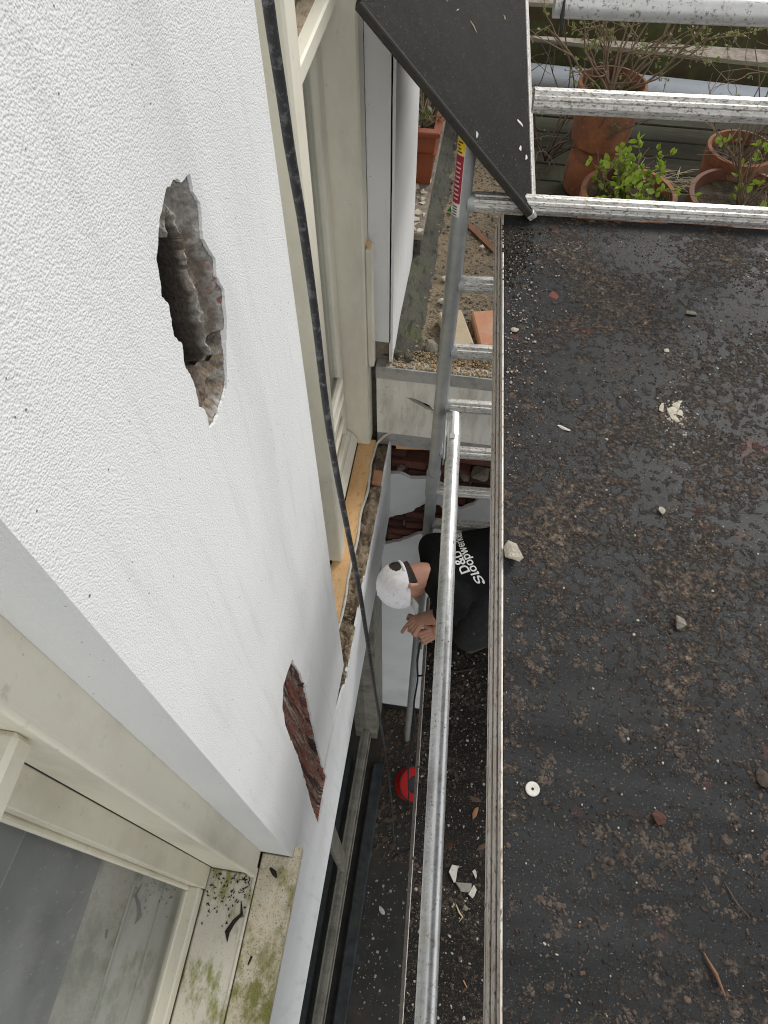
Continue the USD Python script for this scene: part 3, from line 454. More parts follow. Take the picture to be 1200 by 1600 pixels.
while zc < 4.0:                                       # bare brick courses behind the torn render
    x = -.03 - (k % 2) * .11
    while x < 1.1:
        wd = .205
        vis = zc > 3.36 or (2.93 <= zc < 3.45 and x < .3)
        if vis:
            pr = rng.uniform(-.012, .010) + (.03 if zc > 3.72 else 0)
            if zc > 3.72 and rng.random() < .18: pr += .05
            xa, xb = max(x, -.02), x + wd
            if xb - xa > .03 and not (zc > 3.8 and rng.random() < .22):
                v, f = cat(m3.Manifold.refine_to_length(bx((xa, 2.064 + pr, zc), (xb, 2.16 + pr, zc + .052), .008), .03)); v = v + .007 * (meshkit.fbm(v * 40, 3, k) - .5)[:, None] * [1, 1, .7]; obj('brick', (v, f), 'brick_red' if rng.random() < .35 else 'brick_dark', E_)
        x += wd + .012
    zc += .063; k += 1
for q_, p_ in ((.06, (.43, 2.06, 3.70)), (.03, (.36, 2.05, 3.69)), (.025, (.05, 2.05, 3.70))): obj('mortar_lump', [at(rock(q_, int(q_ * 1000), .6), p_)], 'mortar', E_)
obj('sand_bed', [hull([(.02, 2.05, 3.86), (.30, 2.05, 3.90), (.02, 2.05, 3.925), (.30, 2.05, 3.93), (.02, 2.12, 3.9), (.3, 2.12, 3.9)])], 'osb_board', E_)
obj('fascia', extr(sbox(-.062, 4.03, 1.7, 4.41).difference(jag(Polygon([(.066, 4.285), (.10, 4.280), (.132, 4.266), (.165, 4.25), (.19, 4.212), (.15, 4.225), (.12, 4.245), (.09, 4.262)]), .004, .004, 3, 80)), .02, XZ(2.005)), 'fascia_paint', E_, label='dirty white fascia board with a crack')
obj('fascia_backing', [bx((-.05, 2.03, 4.0), (1.7, 2.06, 4.40))], 'dark_gap', E_)
obj('felt_strip', [bx((-.062, 2.012, 3.935), (1.7, 2.03, 4.0295))], 'drip_metal', E_, label='grey felt strip under the fascia')
obj('drip_edge', [bx((-.064, 1.998, 4.385), (1.7, 2.0047, 4.452), .002), bx((-.064, 2.0047, 4.446), (1.7, 2.05, 4.452), .002)], 'drip_metal', E_)
obj('roof_slab', [bx((-.02, 2.06, 4.03), (4, 6.0, 4.38)), bx((-.3, 2.655, 4.03), (-.02, 6, 4.38))], 'mortar', E_)
# felt: rises against the house wall
xs, ys = np.linspace(-.0, .56, 60), np.linspace(2.008, 4.0, 150); Xg, Yg = np.meshgrid(xs, ys, indexing='ij')
Zf = 4.447 + .05 * ss(.12, .0, Xg) * ss(2.02, 2.25, Yg) + .012 * (meshkit.fbm(np.stack([Xg * 14, Yg * 9, Xg * 0], -1), 4, 3) - .4) * ss(2.01, 2.1, Yg) + .012 * (meshkit.fbm(np.stack([Xg * 50, Yg * 20, Xg * 0], -1), 3, 5) - .5) * ss(.13, .05, Xg)
Vf, Ff = grid(np.stack([Xg, Yg, Zf], -1))
fx = Vf[Ff].mean(1)[:, 0] + .02 * meshkit.noise(Vf[Ff].mean(1) * [0, 18, 0])
obj('roof_felt', (Vf, Ff[fx >= .115]), 'roof_felt', E_, smooth=True); obj('felt_upstand', (Vf, Ff[fx < .115]), 'felt_dark', E_, smooth=True, label='dark mossy upstand of the roofing felt')
y = 2.62
while y < 4.05:
    xs0 = .47 + rng.uniform(-.004, .004)
    obj('deck_board', bx((xs0, y, 4.452), (3.2, y + .138, 4.472 + rng.uniform(-.002, .002)), .004), 'deck_wood', E_); y += .146
for q_ in (.5, 1.5): obj('deck_joist', [bx((q_, 2.62, 4.40), (q_ + .05, 4.05, 4.4515))], 'dark_gap', E_)
def roofz(x, y):
    i = np.clip(np.searchsorted(xs, x), 0, len(xs) - 1); j = np.clip(np.searchsorted(ys, y), 0, len(ys) - 1); return Zf[i, j]
def pebbles(n, fn, rmin, rmax, seed, sub=0, flat=.7):
    r_ = np.random.default_rng(seed); base = trimesh.creation.icosahedron() if sub == 0 else trimesh.creation.icosphere(subdivisions=sub); bv, bf = np.array(base.vertices), np.array(base.faces)
    Vs, Fs = [], []
    for k in range(n):
        p = fn(r_)
        if p is None: continue
        r = rmin * (rmax / rmin) ** (r_.random() ** 2.2); s = r * r_.uniform(.55, 1.25, 3) * [1, 1, flat]; a = r_.uniform(0, 6.28)
        v = (bv * (1 + .35 * (r_.random((len(bv), 1)) - .5))) * s; v = np.stack([v[:, 0] * math.cos(a) - v[:, 1] * math.sin(a), v[:, 0] * math.sin(a) + v[:, 1] * math.cos(a), v[:, 2]], 1)
        Vs.append(v + p); Fs.append(bf + 12 * len(Fs) if sub == 0 else bf + len(bv) * len(Fs))
    return np.vstack(Vs), np.vstack(Fs)
def on_roof(r_):
    x, y = r_.uniform(.03, .54), 2.012 + 1.9 * r_.random() ** 1.5
    if r_.random() > ss(.06, .2, np.array(x + .12 * (2.4 - y if y < 2.4 else 0))): return None
    return np.array([x, y, roofz(x, y)])
obj('roof_gravel', pebbles(5200, on_roof, .003, .013, 3), 'gravel', label='tan grit and gravel scattered over the roof felt', category='gravel', kind='stuff')
obj('roof_gravel', pebbles(2200, on_roof, .003, .012, 4), 'gravel_dark', label='dark grit mixed into the tan gravel on the roof felt', category='gravel', kind='stuff')
obj('wood_chips', pebbles(1500, lambda r_: np.array([r_.uniform(-.03, .5), 2.01 + .10 * r_.random() ** 1.4, 4.455]), .002, .006, 5), 'wood_chip', label='orange wood chips along the edge of the roof', category='wood chips', kind='stuff')
# low wall with pebble coping beyond the house corner
lw = thing('low_wall', 'low mossy wall with a pebbled coping beyond the corner of the house', 'wall', (-.1, 3.0, 4.38))
obj('coping', bx((-.24, 2.66, 4.565), (.038, 3.9, 4.60), .004), 'mortar', lw); obj('wall_body', bx((-.22, 2.66, 4.385), (.030, 3.9, 4.5645)), 'felt_dark', lw)
peb = []
for k in range(70): peb.append(at(rock(rng.uniform(.010, .024), 300 + k, .35, 1), (rng.uniform(-.13, .025), rng.uniform(2.68, 3.2), 4.5985)))
obj('pebble_top', peb, 'white_mortar', lw, kind='stuff')

# ================================================================== SCAFFOLD
lad = thing('scaffold_ladder', 'grey aluminium scaffold ladder frame standing between the house and the deck', 'scaffold frame', W((.05, 1.77, -.15)))
upr = obj('upright', [tube(W(np.array([(.05, 1.77, -.15), (.05, 1.77, 5.555)])), .0253, 28)], 'steel_grey', lad, smooth=40)
obj('upright', [tube(W(np.array([(1.42, 1.77, -.15), (1.42, 1.77, 5.8)])), .0253, 28)], 'steel_grey', lad, smooth=40)
obj('coupler', [tube(W(np.array([(.05, 1.77, 3.93), (.05, 1.77, 4.09)])), .0295, 24), tube(W(np.array([(.05, 1.77, 4.085), (.05, 1.77, 4.10)])), .031, 24)], 'steel_grey', upr, smooth=40)
n_ = 48; prof = 1 + .05 * np.sign(np.sin(np.arange(n_) * 2 * np.pi / n_ * 8 + .3))
for zr in (5.37, 5.09, 4.81, 4.53, 4.25, 3.97, 3.69, 3.41):
    rg = obj('rung', [tube(W(np.array([(.074, 1.77, zr), (1.397, 1.77, zr)])), .0248, n_, prof=prof)], 'aluminium_dirty', lad, smooth=25)
    obj('rung_end', [tube(W(np.array([(.066, 1.77, zr), (.078, 1.77, zr), (.086, 1.77, zr)])), [.025, .0268, .0258], 20)], 'steel_grey', rg, smooth=40)
# sticker wrapped on the upright
def wrap(z0, z1, a0, a1, rr, n=10):
    a = np.linspace(a0, a1, n); p = np.stack([.05 + rr * np.cos(a), 1.77 + rr * np.sin(a)], 1)
    V = np.vstack([np.column_stack([p, np.full(n, z0)]), np.column_stack([p, np.full(n, z1)])]); i = np.arange(n - 1)
    return W(V), np.vstack([np.stack([i, i + 1, i + 1 + n], 1), np.stack([i, i + 1 + n, i + n], 1)])
A0, A1 = math.radians(196), math.radians(262)
st = obj('sticker', [wrap(5.335, 5.56, A0, A1, .02545)], 'label_white', upr and lad, label='worn yellow, red and white safety sticker')
obj('yellow_field', [wrap(5.512, 5.553, A0 + .05, A1 - .05, .0256)], 'label_yellow', st); obj('red_field', [wrap(5.375, 5.510, A0 + .05, A1 - .05, .0256)], 'label_red', st)
mk = [wrap(5.371 - .032 + .008 * q, 5.371 - .032 + .008 * q + .0035, A0 + .25, A1 - .3, .0256) for q in range(4)] + [wrap(5.516 + .0085 * q, 5.516 + .0085 * q + .004, A0 + .16 + .1 * (q % 2), A1 - .3 - .15 * (q % 3), .0257) for q in range(4)]
obj('dark_marks', mk, 'label_black', st)
obj('pale_marks', [wrap(5.386 + .0125 * q, 5.386 + .0125 * q + .0045, A0 + .22, A1 - .35 + .08 * (q % 2), .0257) for q in range(9)], 'label_print', st)
# long brace
br = thing('scaffold_brace', 'long shiny galvanised brace tube running past the deck edge', 'scaffold tube', W((.106, .3, 4.49)))
obj('tube', [tube(W(np.array([(.1105, -1.6, 4.495), (.1035, 1.64, 4.515)])), .0258, 32)], 'galvanised', br, smooth=40)
obj('end_fitting', [tube(W(np.array([(.1035, 1.63, 4.515), (.1033, 1.70, 4.518), (.103, 1.735, 4.522)])), [.0268, .024, .021], 36, prof=1 + .05 * np.sign(np.sin(np.arange(36) * 2 * np.pi / 36 * 6)))], 'galvanised', br, smooth=25)
obj('catch', [sbx((.070, 1.52, 4.49), (.077, 1.70, 4.53), .002), sbx((.088, 1.605, 4.541), (.108, 1.628, 4.5435), .001)], 'steel_grey', br)
q = W((.1108, -.075, 4.4948)); dc = lathe([(0.0001, .0003), (.0118, .0003), (.0118, -.001)], 28)
stp = obj('round_stamp', [tube(W(np.array([(.1045, -.075 + s0, 0) for s0 in (-.0005, .0005)])) * [1, 1, 0] + [0, 0, 4.4948], .02585, 3)] if False else [(np.vstack([W(np.array([[.1108 + .02605 * math.sin(-.27 + u / .026), -.06 + w, 4.495 + .02605 * math.cos(-.27 + u / .026)]])) for u, w in [(0, 0)] + [(.0112 * math.cos(t), .0112 * math.sin(t)) for t in np.linspace(0, 2 * np.pi, 29)[:-1]]]), np.array([(0, 1 + i, 1 + (i + 1) % 28) for i in range(28)]))], 'label_white', br, label='small round white stamp')
def onpipe(u, w, r=.0262): return W(np.array([[.1108 + r * math.sin(-.27 + u / .026), -.06 + w, 4.495 + r * math.cos(-.27 + u / .026)]]))[0]
mk = []
for t in np.linspace(0, 2 * np.pi, 15)[:-1]:
    c_ = (.0092 * math.cos(t), .0092 * math.sin(t)); mk.append((np.array([onpipe(c_[0] + a, c_[1] + b) for a, b in ((-.0008, -.0005), (.0008, -.0005), (.0008, .0005), (-.0008, .0005))]), np.array([(0, 1, 2), (0, 2, 3)])))
for b, wd in ((.003, .005), (-.0005, .006), (-.0035, .005)): mk.append((np.array([onpipe(a, b + c_) for a, c_ in ((-wd, -.0004), (wd, -.0004), (wd, .0004), (-wd, .0004))]), np.array([(0, 1, 2), (0, 2, 3)])))
obj('stamp_marks', mk, 'steel_grey', stp)

def splash_on_tube(r_):
    u, w = r_.uniform(-.028, .028), r_.uniform(-1.55, 1.6); return W(np.array([[.1108 - .0021 * (w + 1.6) + .0257 * math.sin(-.1 + u / .026), w, 4.495 + .0062 * (w + 1.6) + .0257 * math.cos(-.1 + u / .026)]]))[0]
obj('mortar_specks', pebbles(140, splash_on_tube, .0008, .0034, 91, flat=.4), 'gravel', br, kind='stuff')
def deck(name, label, l0, l1, s0, s1, z, mat, railh):
    t = thing(name, label, 'scaffold deck', W((l0, s0, z)))
    obj('plywood', [sbx((l0 + .018, s0, z - .014), (l1 - .018, s1 - .02, z - .004), .001)], mat, t)
    for side in (0, 1):
        f = (lambda l: l0 + l) if side == 0 else (lambda l: l1 - l)
        Pt = lambda t, dpt=0.0: (f(.0005 + .0135 * t + dpt * .9), z - railh + railh * t - dpt * .35)
        pts = [(f(.008), z - railh)]
        for a, b in ((0, .07), (.12, .34), (.46, .67), (.80, 1.0)):
            pts += [Pt(a, .0035), Pt(a), Pt(b), Pt(b, .0035)]
        pts += [(f(.016), z - .004), (f(.016), z - .02)]
        poly = Polygon(pts).buffer(0)
        m = trimesh.creation.extrude_polygon(poly, s1 - s0, engine='earcut'); v = np.array(m.vertices)
        rl = obj('side_rail', [(W(np.stack([v[:, 0], s0 + v[:, 2], v[:, 1]], 1)), np.array(m.faces)[:, ::-1])], 'rail_aluminium', t)
        for a, b in ((.07, .12), (.34, .46), (.67, .80)):
            q = [Pt(a, .0022), Pt(b, .0022), Pt(b, .0034), Pt(a, .0034)]
            obj('groove_dirt', [hull([W((l_, s_, z_)) for l_, z_ in q for s_ in (s0 + .001, s1 - .001)])], 'rail_dirt', rl)
    return t
up_deck = deck('upper_deck', 'black plywood scaffold deck littered with grit and dried mud', .151, 1.30, -1.3, 1.772, 5.352, 'plywood_film', .082)
low_deck = deck('lower_deck', 'dark dusty lower scaffold deck where the worker crouches', .079, .70, -1.3, 1.735, 3.0, 'plywood_lower', .06)

# guard bars beside the deck end
gb = thing('guard_frame', 'ribbed aluminium guard bars and round pipe over the terrace', 'guard rail', W((1.5, 1.77, 5.3)))
obj('bar', [tube(W(np.array([(.195, 1.76, 5.65), (1.52, 1.76, 5.65)])), .0262, n_, prof=prof)], 'aluminium_dirty', gb, smooth=25)
obj('pipe', [tube(W(np.array([(.20, 1.72, 5.868), (1.52, 1.72, 5.868)])), .0262, 28)], 'galvanised_speckled', gb, smooth=40)
obj('post', [tube(W(np.array([(1.5, 1.77, 5.2), (1.5, 1.77, 6.4)])), .0253, 24)], 'steel_grey', gb, smooth=40)
obj('brace', [tube(W(np.array([(.752, 1.79, 5.86), (.84, 1.84, 5.70), (.94, 1.90, 5.52)])), .022, 20)], 'galvanised_speckled', gb, smooth=40)
st_ = W(np.array([(.216, 1.69, 5.89), (.216, 1.683, 5.86), (.218, 1.685, 5.835)])); obj('strap', [tube(st_, [.002, .0045, .002], 8)], 'black_rubber', gb, smooth=True)

# tilted panel leaning on the top of the upright
pn = thing('tilted_panel', 'dark plywood sheet tipped up on edge over the far end of the deck', 'plywood sheet', W((.245, 1.72, 5.39)))
ca, sa = math.cos(math.radians(46.8)), math.sin(math.radians(46.8))
def PL(a, s, n): return W(np.stack([.243 - a * ca + n * sa, s, 5.372 + a * sa + n * ca], -1))      # along slope, along deck, out of the face
def pbox(a0, a1, s0, s1, n0, n1, c=.001):
    v, f = cat(bx((a0, s0, n0), (a1, s1, n1), c)); return PL(v[:, 0], v[:, 1], v[:, 2]), f[:, ::-1]
shp = trimesh.creation.extrude_polygon(Polygon([(.004, 1.735), (.66, 1.735), (.66, 1.86), (.50, 2.16), (.0, 3.06), (.004, 3.06)]), .017, engine='earcut'); v = np.array(shp.vertices)  # unseen far end cut diagonally so light reaches the wall strip behind
obj('sheet', [(PL(v[:, 0], v[:, 1], v[:, 2] - .018), np.array(shp.faces)[:, ::-1])], 'panel_film', pn)
obj('edge_end', [pbox(0.0, .66, 1.722, 1.7345, -.0195, .0005, .003)], 'ply_edge', pn, label='rough dark end edge')
obj('edge_trim', [pbox(-.013, .0035, 1.722, 3.06, -.018, .004, .002)], 'aluminium_dirty', pn, label='pale speckled metal edge trim')
for a, s in ((.052, 2.10), (.056, 1.965), (.028, 1.955)):
    v, f = rock(.012, int(a * 1000) + 3, .12, 2, .3, (.7, 1.6, 1)); obj('splash', [(PL(a + v[:, 0], s + v[:, 1], v[:, 2] - .001), f)], 'plaster_chip', pn, smooth=True)
for a, s, L, an in ((.27, 2.27, .035, .5), (.33, 2.42, .02, 2.2), (.40, 2.22, .025, .2), (.13, 2.6, .02, 1.2), (.36, 2.24, .02, 1.9)):
    P = np.array([(a, s, .0005), (a + L * .5 * math.cos(an), s + L * .5 * math.sin(an), .002), (a + L * math.cos(an), s + L * math.sin(an), .0005)])
    obj('straw_bit', [tube(PL(P[:, 0], P[:, 1], P[:, 2]), [.0006, .0016, .0005], 5)], 'straw', '/World', label={.27: 'longest pale straw sliver, in the middle of the tilted sheet', .33: 'straw sliver nearest the top of the picture on the tilted sheet', .40: 'short straw sliver nearest the dark end edge of the tilted sheet', .13: 'straw sliver nearest the metal trim of the tilted sheet', .36: 'straw sliver crossing the short one near the dark end edge'}[a], category='straw')

# ================================================================== THINGS ON THE DECKS
def onup(l, s): return W((l, s, 5.348))
def crumb_up(lo=.172, hi=1.0, s0=-.3, s1=1.7, power=1.0):
    def f(r_):
        for _ in range(6):
            l, s = r_.uniform(lo, hi), r_.uniform(s0, s1)
            if r_.random() < .25 + 1.1 * ss(.4, .7, meshkit.fbm(np.array([l * 9, s * 9, 3.]), 3, 12)): return W((l, s, 5.3485))
        return None
    return f
obj('deck_grit', pebbles(4500, crumb_up(), .0007, .0034, 21), 'crumb_dark', label='dark grit strewn over the upper deck', category='grit', kind='stuff')
obj('deck_grit', pebbles(5000, crumb_up(), .0007, .0032, 22), 'crumb_brown', label='brown grit strewn over the upper deck', category='grit', kind='stuff')
obj('deck_grit', pebbles(1300, crumb_up(), .0005, .0034, 23), 'crumb_pale', label='pale mortar grit strewn over the upper deck', category='grit', kind='stuff')
obj('deck_grit', pebbles(260, crumb_up(.172, .6, .4, 1.7), .0007, .003, 24), 'crumb_red', label='red brick grit on the upper deck', category='grit', kind='stuff')
def corner(r_):
    l = .165 + abs(r_.normal(0, .035)); s = 1.70 - abs(r_.normal(0, .09)); return W((l, s, 5.35)) if l < .5 else None
obj('corner_dirt', pebbles(1500, corner, .001, .006, 25), 'crumb_dark', label='heap of black dirt in the deck corner below the tilted sheet', category='dirt', kind='stuff')
obj('corner_grit', pebbles(350, lambda r_: W((.172 + abs(r_.normal(0, .05)), 1.68 - abs(r_.normal(0, .3)), 5.35)), .001, .004, 26), 'crumb_pale', label='white specks near the black dirt in the deck corner', category='grit', kind='stuff')
# dried mud splats: low mounds
r_ = np.random.default_rng(77)
cen_ = [(r_.uniform(.18, .98), -.3 + 1.95 * r_.random() ** 1.2, r_.uniform(.005, .019)) for _ in range(420)]
def splat(r2):
    l, s, R = cen_[r2.integers(len(cen_))]; q = r2.normal(0, .55, 2) * R
    return W((l + q[0], s + q[1] * 1.15, 5.3478))
sp = [pebbles(15000, splat, .0010, .0052, 78, flat=.42), pebbles(260, crumb_up(), .003, .0075, 79, flat=.6)]
obj('mud_splats', sp, 'mud', label='dried brown mud splats on the upper deck', category='mud', kind='stuff')
def stone(l, s, r, seed, flat, mat, label, catg, ani=(1, 1, 1), z=5.348, name='stone', rough=.35):
    obj(name, [at(rock(r, seed, flat, 3, rough, ani), W((l, s, z - r * .04)))], mat, label=label, category=catg, smooth=28)
stone(.190, .683, .0225, 6, .8, 'white_mortar', 'largest pale mortar lump, beside the rail of the upper deck', 'stone', (.9, 1.2, 1))
stone(.488, .568, .0125, 8, .7, 'grey_stone', 'dark grey pebble in the middle of the upper deck', 'stone', (.9, 1.2, 1))
stone(.411, .232, .0120, 12, .6, 'brick_dark', 'small reddish brown brick chip on the upper deck', 'brick chip', (.9, 1.25, 1), name='brick_chip')
stone(.483, .812, .0085, 15, .7, 'white_mortar', 'small pale pebble between the mortar splash and the grey pebble', 'stone')
stone(.590, .305, .0150, 18, .5, 'mud', 'brown mud clod at the right edge of the picture', 'clod', (1.6, .9, 1), name='mud_clod')
stone(.600, .285, .0100, 19, .5, 'mud', 'smaller mud clod below the larger one at the right edge', 'clod', (1.2, 1, 1), name='mud_clod')
stone(.30, 1.01, .0070, 22, .3, 'plaster_chip', 'thin white plaster sliver left of the mortar splash', 'plaster chip', (2.4, .7, 1), name='plaster_chip')
stone(.195, 1.30, .0085, 25, .6, 'white_mortar', 'round pale pebble near the rail below the black dirt', 'stone', (1.3, 1, 1))
stone(.292, 1.435, .012, 28, .1, 'crumb_red', 'red brick dust smear on the deck below the black corner', 'brick dust', (1, 1.3, 1), name='brick_dust')
stone(.62, 1.40, .012, 29, .4, 'grey_stone', 'flaky grey crumb at the far right of the deck', 'crumb', (1.6, .7, 1), name='crumb')
stone(.55, 1.27, .009, 33, .3, 'white_mortar', 'beige flat flake right of the middle of the deck', 'flake', (1.3, .9, 1), name='flake')
# white mortar splash
ms = thing('mortar_splash', 'white crusty mortar splash in the upper middle of the deck', 'mortar splash', W((.538, 1.084, 5.348)))
for dl, ds, rr, sd, an in ((-.022, .004, .008, 1, (2.0, .8, 1)), (.0, -.004, .012, 2, (1.1, 1.2, 1)), (.012, .010, .011, 3, (1, 1.2, 1)), (.004, -.022, .009, 4, (1, 1.4, 1)), (.022, .024, .006, 5, (1, 1.3, 1)), (.016, -.008, .009, 6, (1, 1, 1))):
    obj('crust', [at(rock(rr * 1.1, 700 + sd, .28, 2, .7, an), W((.538 + dl, 1.084 + ds, 5.3475)))], 'white_mortar', ms, smooth=28)
obj('crust_specks', pebbles(160, lambda r_: W((.548 + r_.normal(0, .022), 1.06 + r_.normal(0, .035), 5.348)), .0008, .004, 71), 'crumb_pale', ms, kind='stuff')
# round washer cap
wc = thing('washer_cap', 'round white plastic cap with a hole in its centre lying on the deck', 'cap', W((.216, .257, 5.348)))
obj('disc', [at(lathe([(.0018, .0012), (.0028, .0022), (.008, .003), (.0108, .0024), (.0116, .0012), (.0112, 0)], 36), W((.216, .257, 5.348)))], 'plaster_chip', wc, smooth=40)
obj('hole', [at(lathe([(0.0001, .0013), (.0028, .0018)], 20), W((.216, .257, 5.348)))], 'dark_gap', wc)
def chip(l, s, r, seed, th, mat, label, z, ani=(1, 1)):
    rs = np.random.default_rng(seed); n = rs.integers(5, 8); a = np.sort(rs.uniform(0, 6.28, n)) ; p = np.stack([np.cos(a) * ani[0], np.sin(a) * ani[1]], 1) * (r * rs.uniform(.75, 1.15, (n, 1)))
    t = rs.normal(0, .12, 2); V = np.vstack([np.column_stack([p * .93, np.full(n, th)]), np.column_stack([p, np.full(n, th * .6)]), np.column_stack([p * .96, np.zeros(n)])]); V[:, 2] += V[:, :2] @ t; V[:, 2] -= V[:, 2].min()
    m = hull(V).refine_to_length(r * .25).to_mesh(); v = np.array(m.vert_properties[:, :3]); v[:, 2] += r * .10 * (meshkit.fbm(v / r * 2.5 + seed, 3, seed) - .5)
    obj('plaster_chip', [(v + W((l, s, z)), np.array(m.tri_verts))], mat, label=label, category='plaster chip', smooth=25)
def stick(P, r, mat, label, catg, name): obj(name, [tube(W(np.array(P)), r, 7)], mat, label=label, category=catg, smooth=True)
stick([(.455, .055, 5.352), (.468, .03, 5.354), (.478, .005, 5.351)], [.001, .0028, .001], 'rust', 'short brown splinter on the lower right of the deck', 'splinter', 'splinter')
stick([(.50, .15, 5.35), (.515, .12, 5.352), (.53, .105, 5.35)], [.0008, .0012, .0006], 'twig_dark', 'thin bent twig on the right of the deck', 'twig', 'twig')
# lower deck
zl = 2.997
for l, s, r, sd, an, lb in ((.280, .371, .027, 41, (.75, 1.3, 1), 'pale plaster chip nearest the brace tube on the lower deck'), (.325, .318, .028, 42, (1.2, .9, 1), 'greyer middle plaster chip on the lower deck'), (.366, .305, .021, 43, (.8, 1.15, 1), 'white plaster chip nearest the upper deck rail, on the lower deck'), (.372, .370, .014, 44, (.7, 1.2, 1), 'smallest white plaster flake above the others on the lower deck')):
    chip(l, s, r * 1.15, sd, r * .35, 'grey_chip' if sd == 42 else 'plaster_chip', lb, zl, an[:2])
stone(.335, .237, .014, 45, .25, 'grey_stone', 'small grey flake on the lower deck below the white chips', 'flake', (1, 1.2, 1), zl, 'flake')
scr = W(np.array([(.295, .245, zl + .002), (.31, .215, zl + .004), (.325, .20, zl + .002), (.31, .18, zl + .002)])); obj('straw_bit', [tube(scr, [.002, .004, .003, .001], 6)], 'straw', label='crumpled straw scrap below the white chips on the lower deck', category='straw')
stick([(.335, -.03, zl + .003), (.352, -.055, zl + .003)], [.003, .002], 'brick_orange', 'small orange splinter on the lower deck beside the brace tube', 'splinter', 'splinter')
def lowp(r_): return W((r_.uniform(.093, .62), r_.uniform(-.35, 1.7), zl))
obj('lower_grit', pebbles(1200, lowp, .0012, .008, 31), 'crumb_pale', label='pale grit strewn over the lower deck', category='grit', kind='stuff')
obj('lower_grit', pebbles(2600, lowp, .0015, .009, 32), 'crumb_brown', label='brown grit strewn over the lower deck', category='grit', kind='stuff')
for l, s, a, sd in ((.36, .60, 1.0, 1), (.395, .68, 2.6, 2), (.38, .47, .3, 3)):
    P = np.array([(0, 0, .002), (.02, .006, .008), (.045, .012, .004), (.06, .01, .002)]); c_, s_ = math.cos(a), math.sin(a); P = np.stack([P[:, 0] * c_ - P[:, 1] * s_ + l, P[:, 0] * s_ + P[:, 1] * c_ + s, P[:, 2] + zl], 1)
    V, Fc = tube(W(P), [.002, .012, .010, .001], 8); V[:, 2] = zl + .002 + (V[:, 2] - zl) * .4
    obj('dead_leaf', (V, Fc), ['dead_leaf', 'crumb_brown', 'crumb_brown'][sd - 1], label=['orange brown dead leaf under the upper deck rail', 'dark curled leaf nearest the worker on the lower deck', 'dark curled leaf farther from the worker on the lower deck'][sd - 1], category='leaf', smooth=True)
bottom_bits = pebbles(420, lambda r_: np.array([r_.uniform(.06, .5), r_.uniform(-.4, 1.95), -.15]), .003, .013, 33)
obj('yard_rubble', bottom_bits, 'crumb_pale', label='white rubble flecks on the dark yard paving', category='rubble', kind='stuff')
obj('yard_rubble', pebbles(1100, lambda r_: np.array([r_.uniform(.0, .5), 2.02 - 1.3 * r_.random() ** 1.6, -.15]), .005, .035, 34), 'crumb_brown', label='brown rubble heaped below the extension wall', category='rubble', kind='stuff')
stone(-.05, .36, .03, 46, .3, 'plaster_chip', 'white plaster flake on the yard paving between kerb and lower deck', 'plaster chip', (.7, 1.4, 1), -.15, 'plaster_chip')

# ================================================================== CABLES AND REEL
cb = [(.06, .66, 7.4), (.068, .676, 6.8), (.071, .686, 6.267), (.0735, .69, 6.15), (.071, .718, 6.018), (.071, .732, 5.786), (.080, .716, 5.595), (.105, .748, 4.963), (.122, .79, 4.2), (.142, .853, 3.308), (.168, .885, 2.4), (.193, .895, 1.5), (.22, .87, .5), (.245, .83, -.10), (.28, .80, -.143), (.36, .83, -.143), (.42, .98, -.143), (.40, 1.2, -.12)]
obj('hanging_cable', [tube(spline(cb, 160), .0058, 12)], 'rubber_cable', label='dusty black cable hanging down past the wall to the yard', category='cable', smooth=True)
rl = thing('cable_reel', 'red and black cable reel lying on the yard paving', 'cable reel', (.31, 1.36, -.15))
Rz = trimesh.transformations.rotation_matrix(math.radians(24), [0, 1, 0])[:3, :3] @ trimesh.transformations.rotation_matrix(math.radians(10), [1, 0, 0])[:3, :3]
def reel(m, c0=(.325, 1.36, -.045)): v, f = cat(m); return v * .88 @ Rz.T + c0, f
obj('flange', [reel(lathe([(.085, .075), (.10, .082), (.155, .078), (.165, .072), (.165, .066), (.09, .066), (.085, .075)], 48))], 'red_plastic', rl, smooth=40)
obj('flange', [reel(lathe([(.085, -.06), (.165, -.06), (.165, -.07), (.085, -.07), (.085, -.06)], 48))], 'red_plastic', rl, smooth=40)
obj('rim', [reel(lathe([(.165, .066), (.178, .068), (.182, .074), (.176, .080), (.165, .0725)], 48))], 'black_rubber', rl, smooth=40)
obj('hub', [reel(lathe([(.0001, .05), (.07, .05), (.086, .074), (.086, -.065)], 40))], 'black_plinth', rl, smooth=40)
obj('wound_cable', [reel(tube(np.array([(.11 * math.cos(t) + .0 , .11 * math.sin(t), -.05 + .11 * t / 50) for t in np.linspace(0, 50, 400)]), .008, 8))], 'rubber_cable', rl, smooth=True)
obj('crank_handle', [reel(tube(np.array([(.05, -.10, .07), (.085, -.145, .12), (.09, -.15, .17)]), .02, 12))], 'red_plastic', rl, smooth=True)
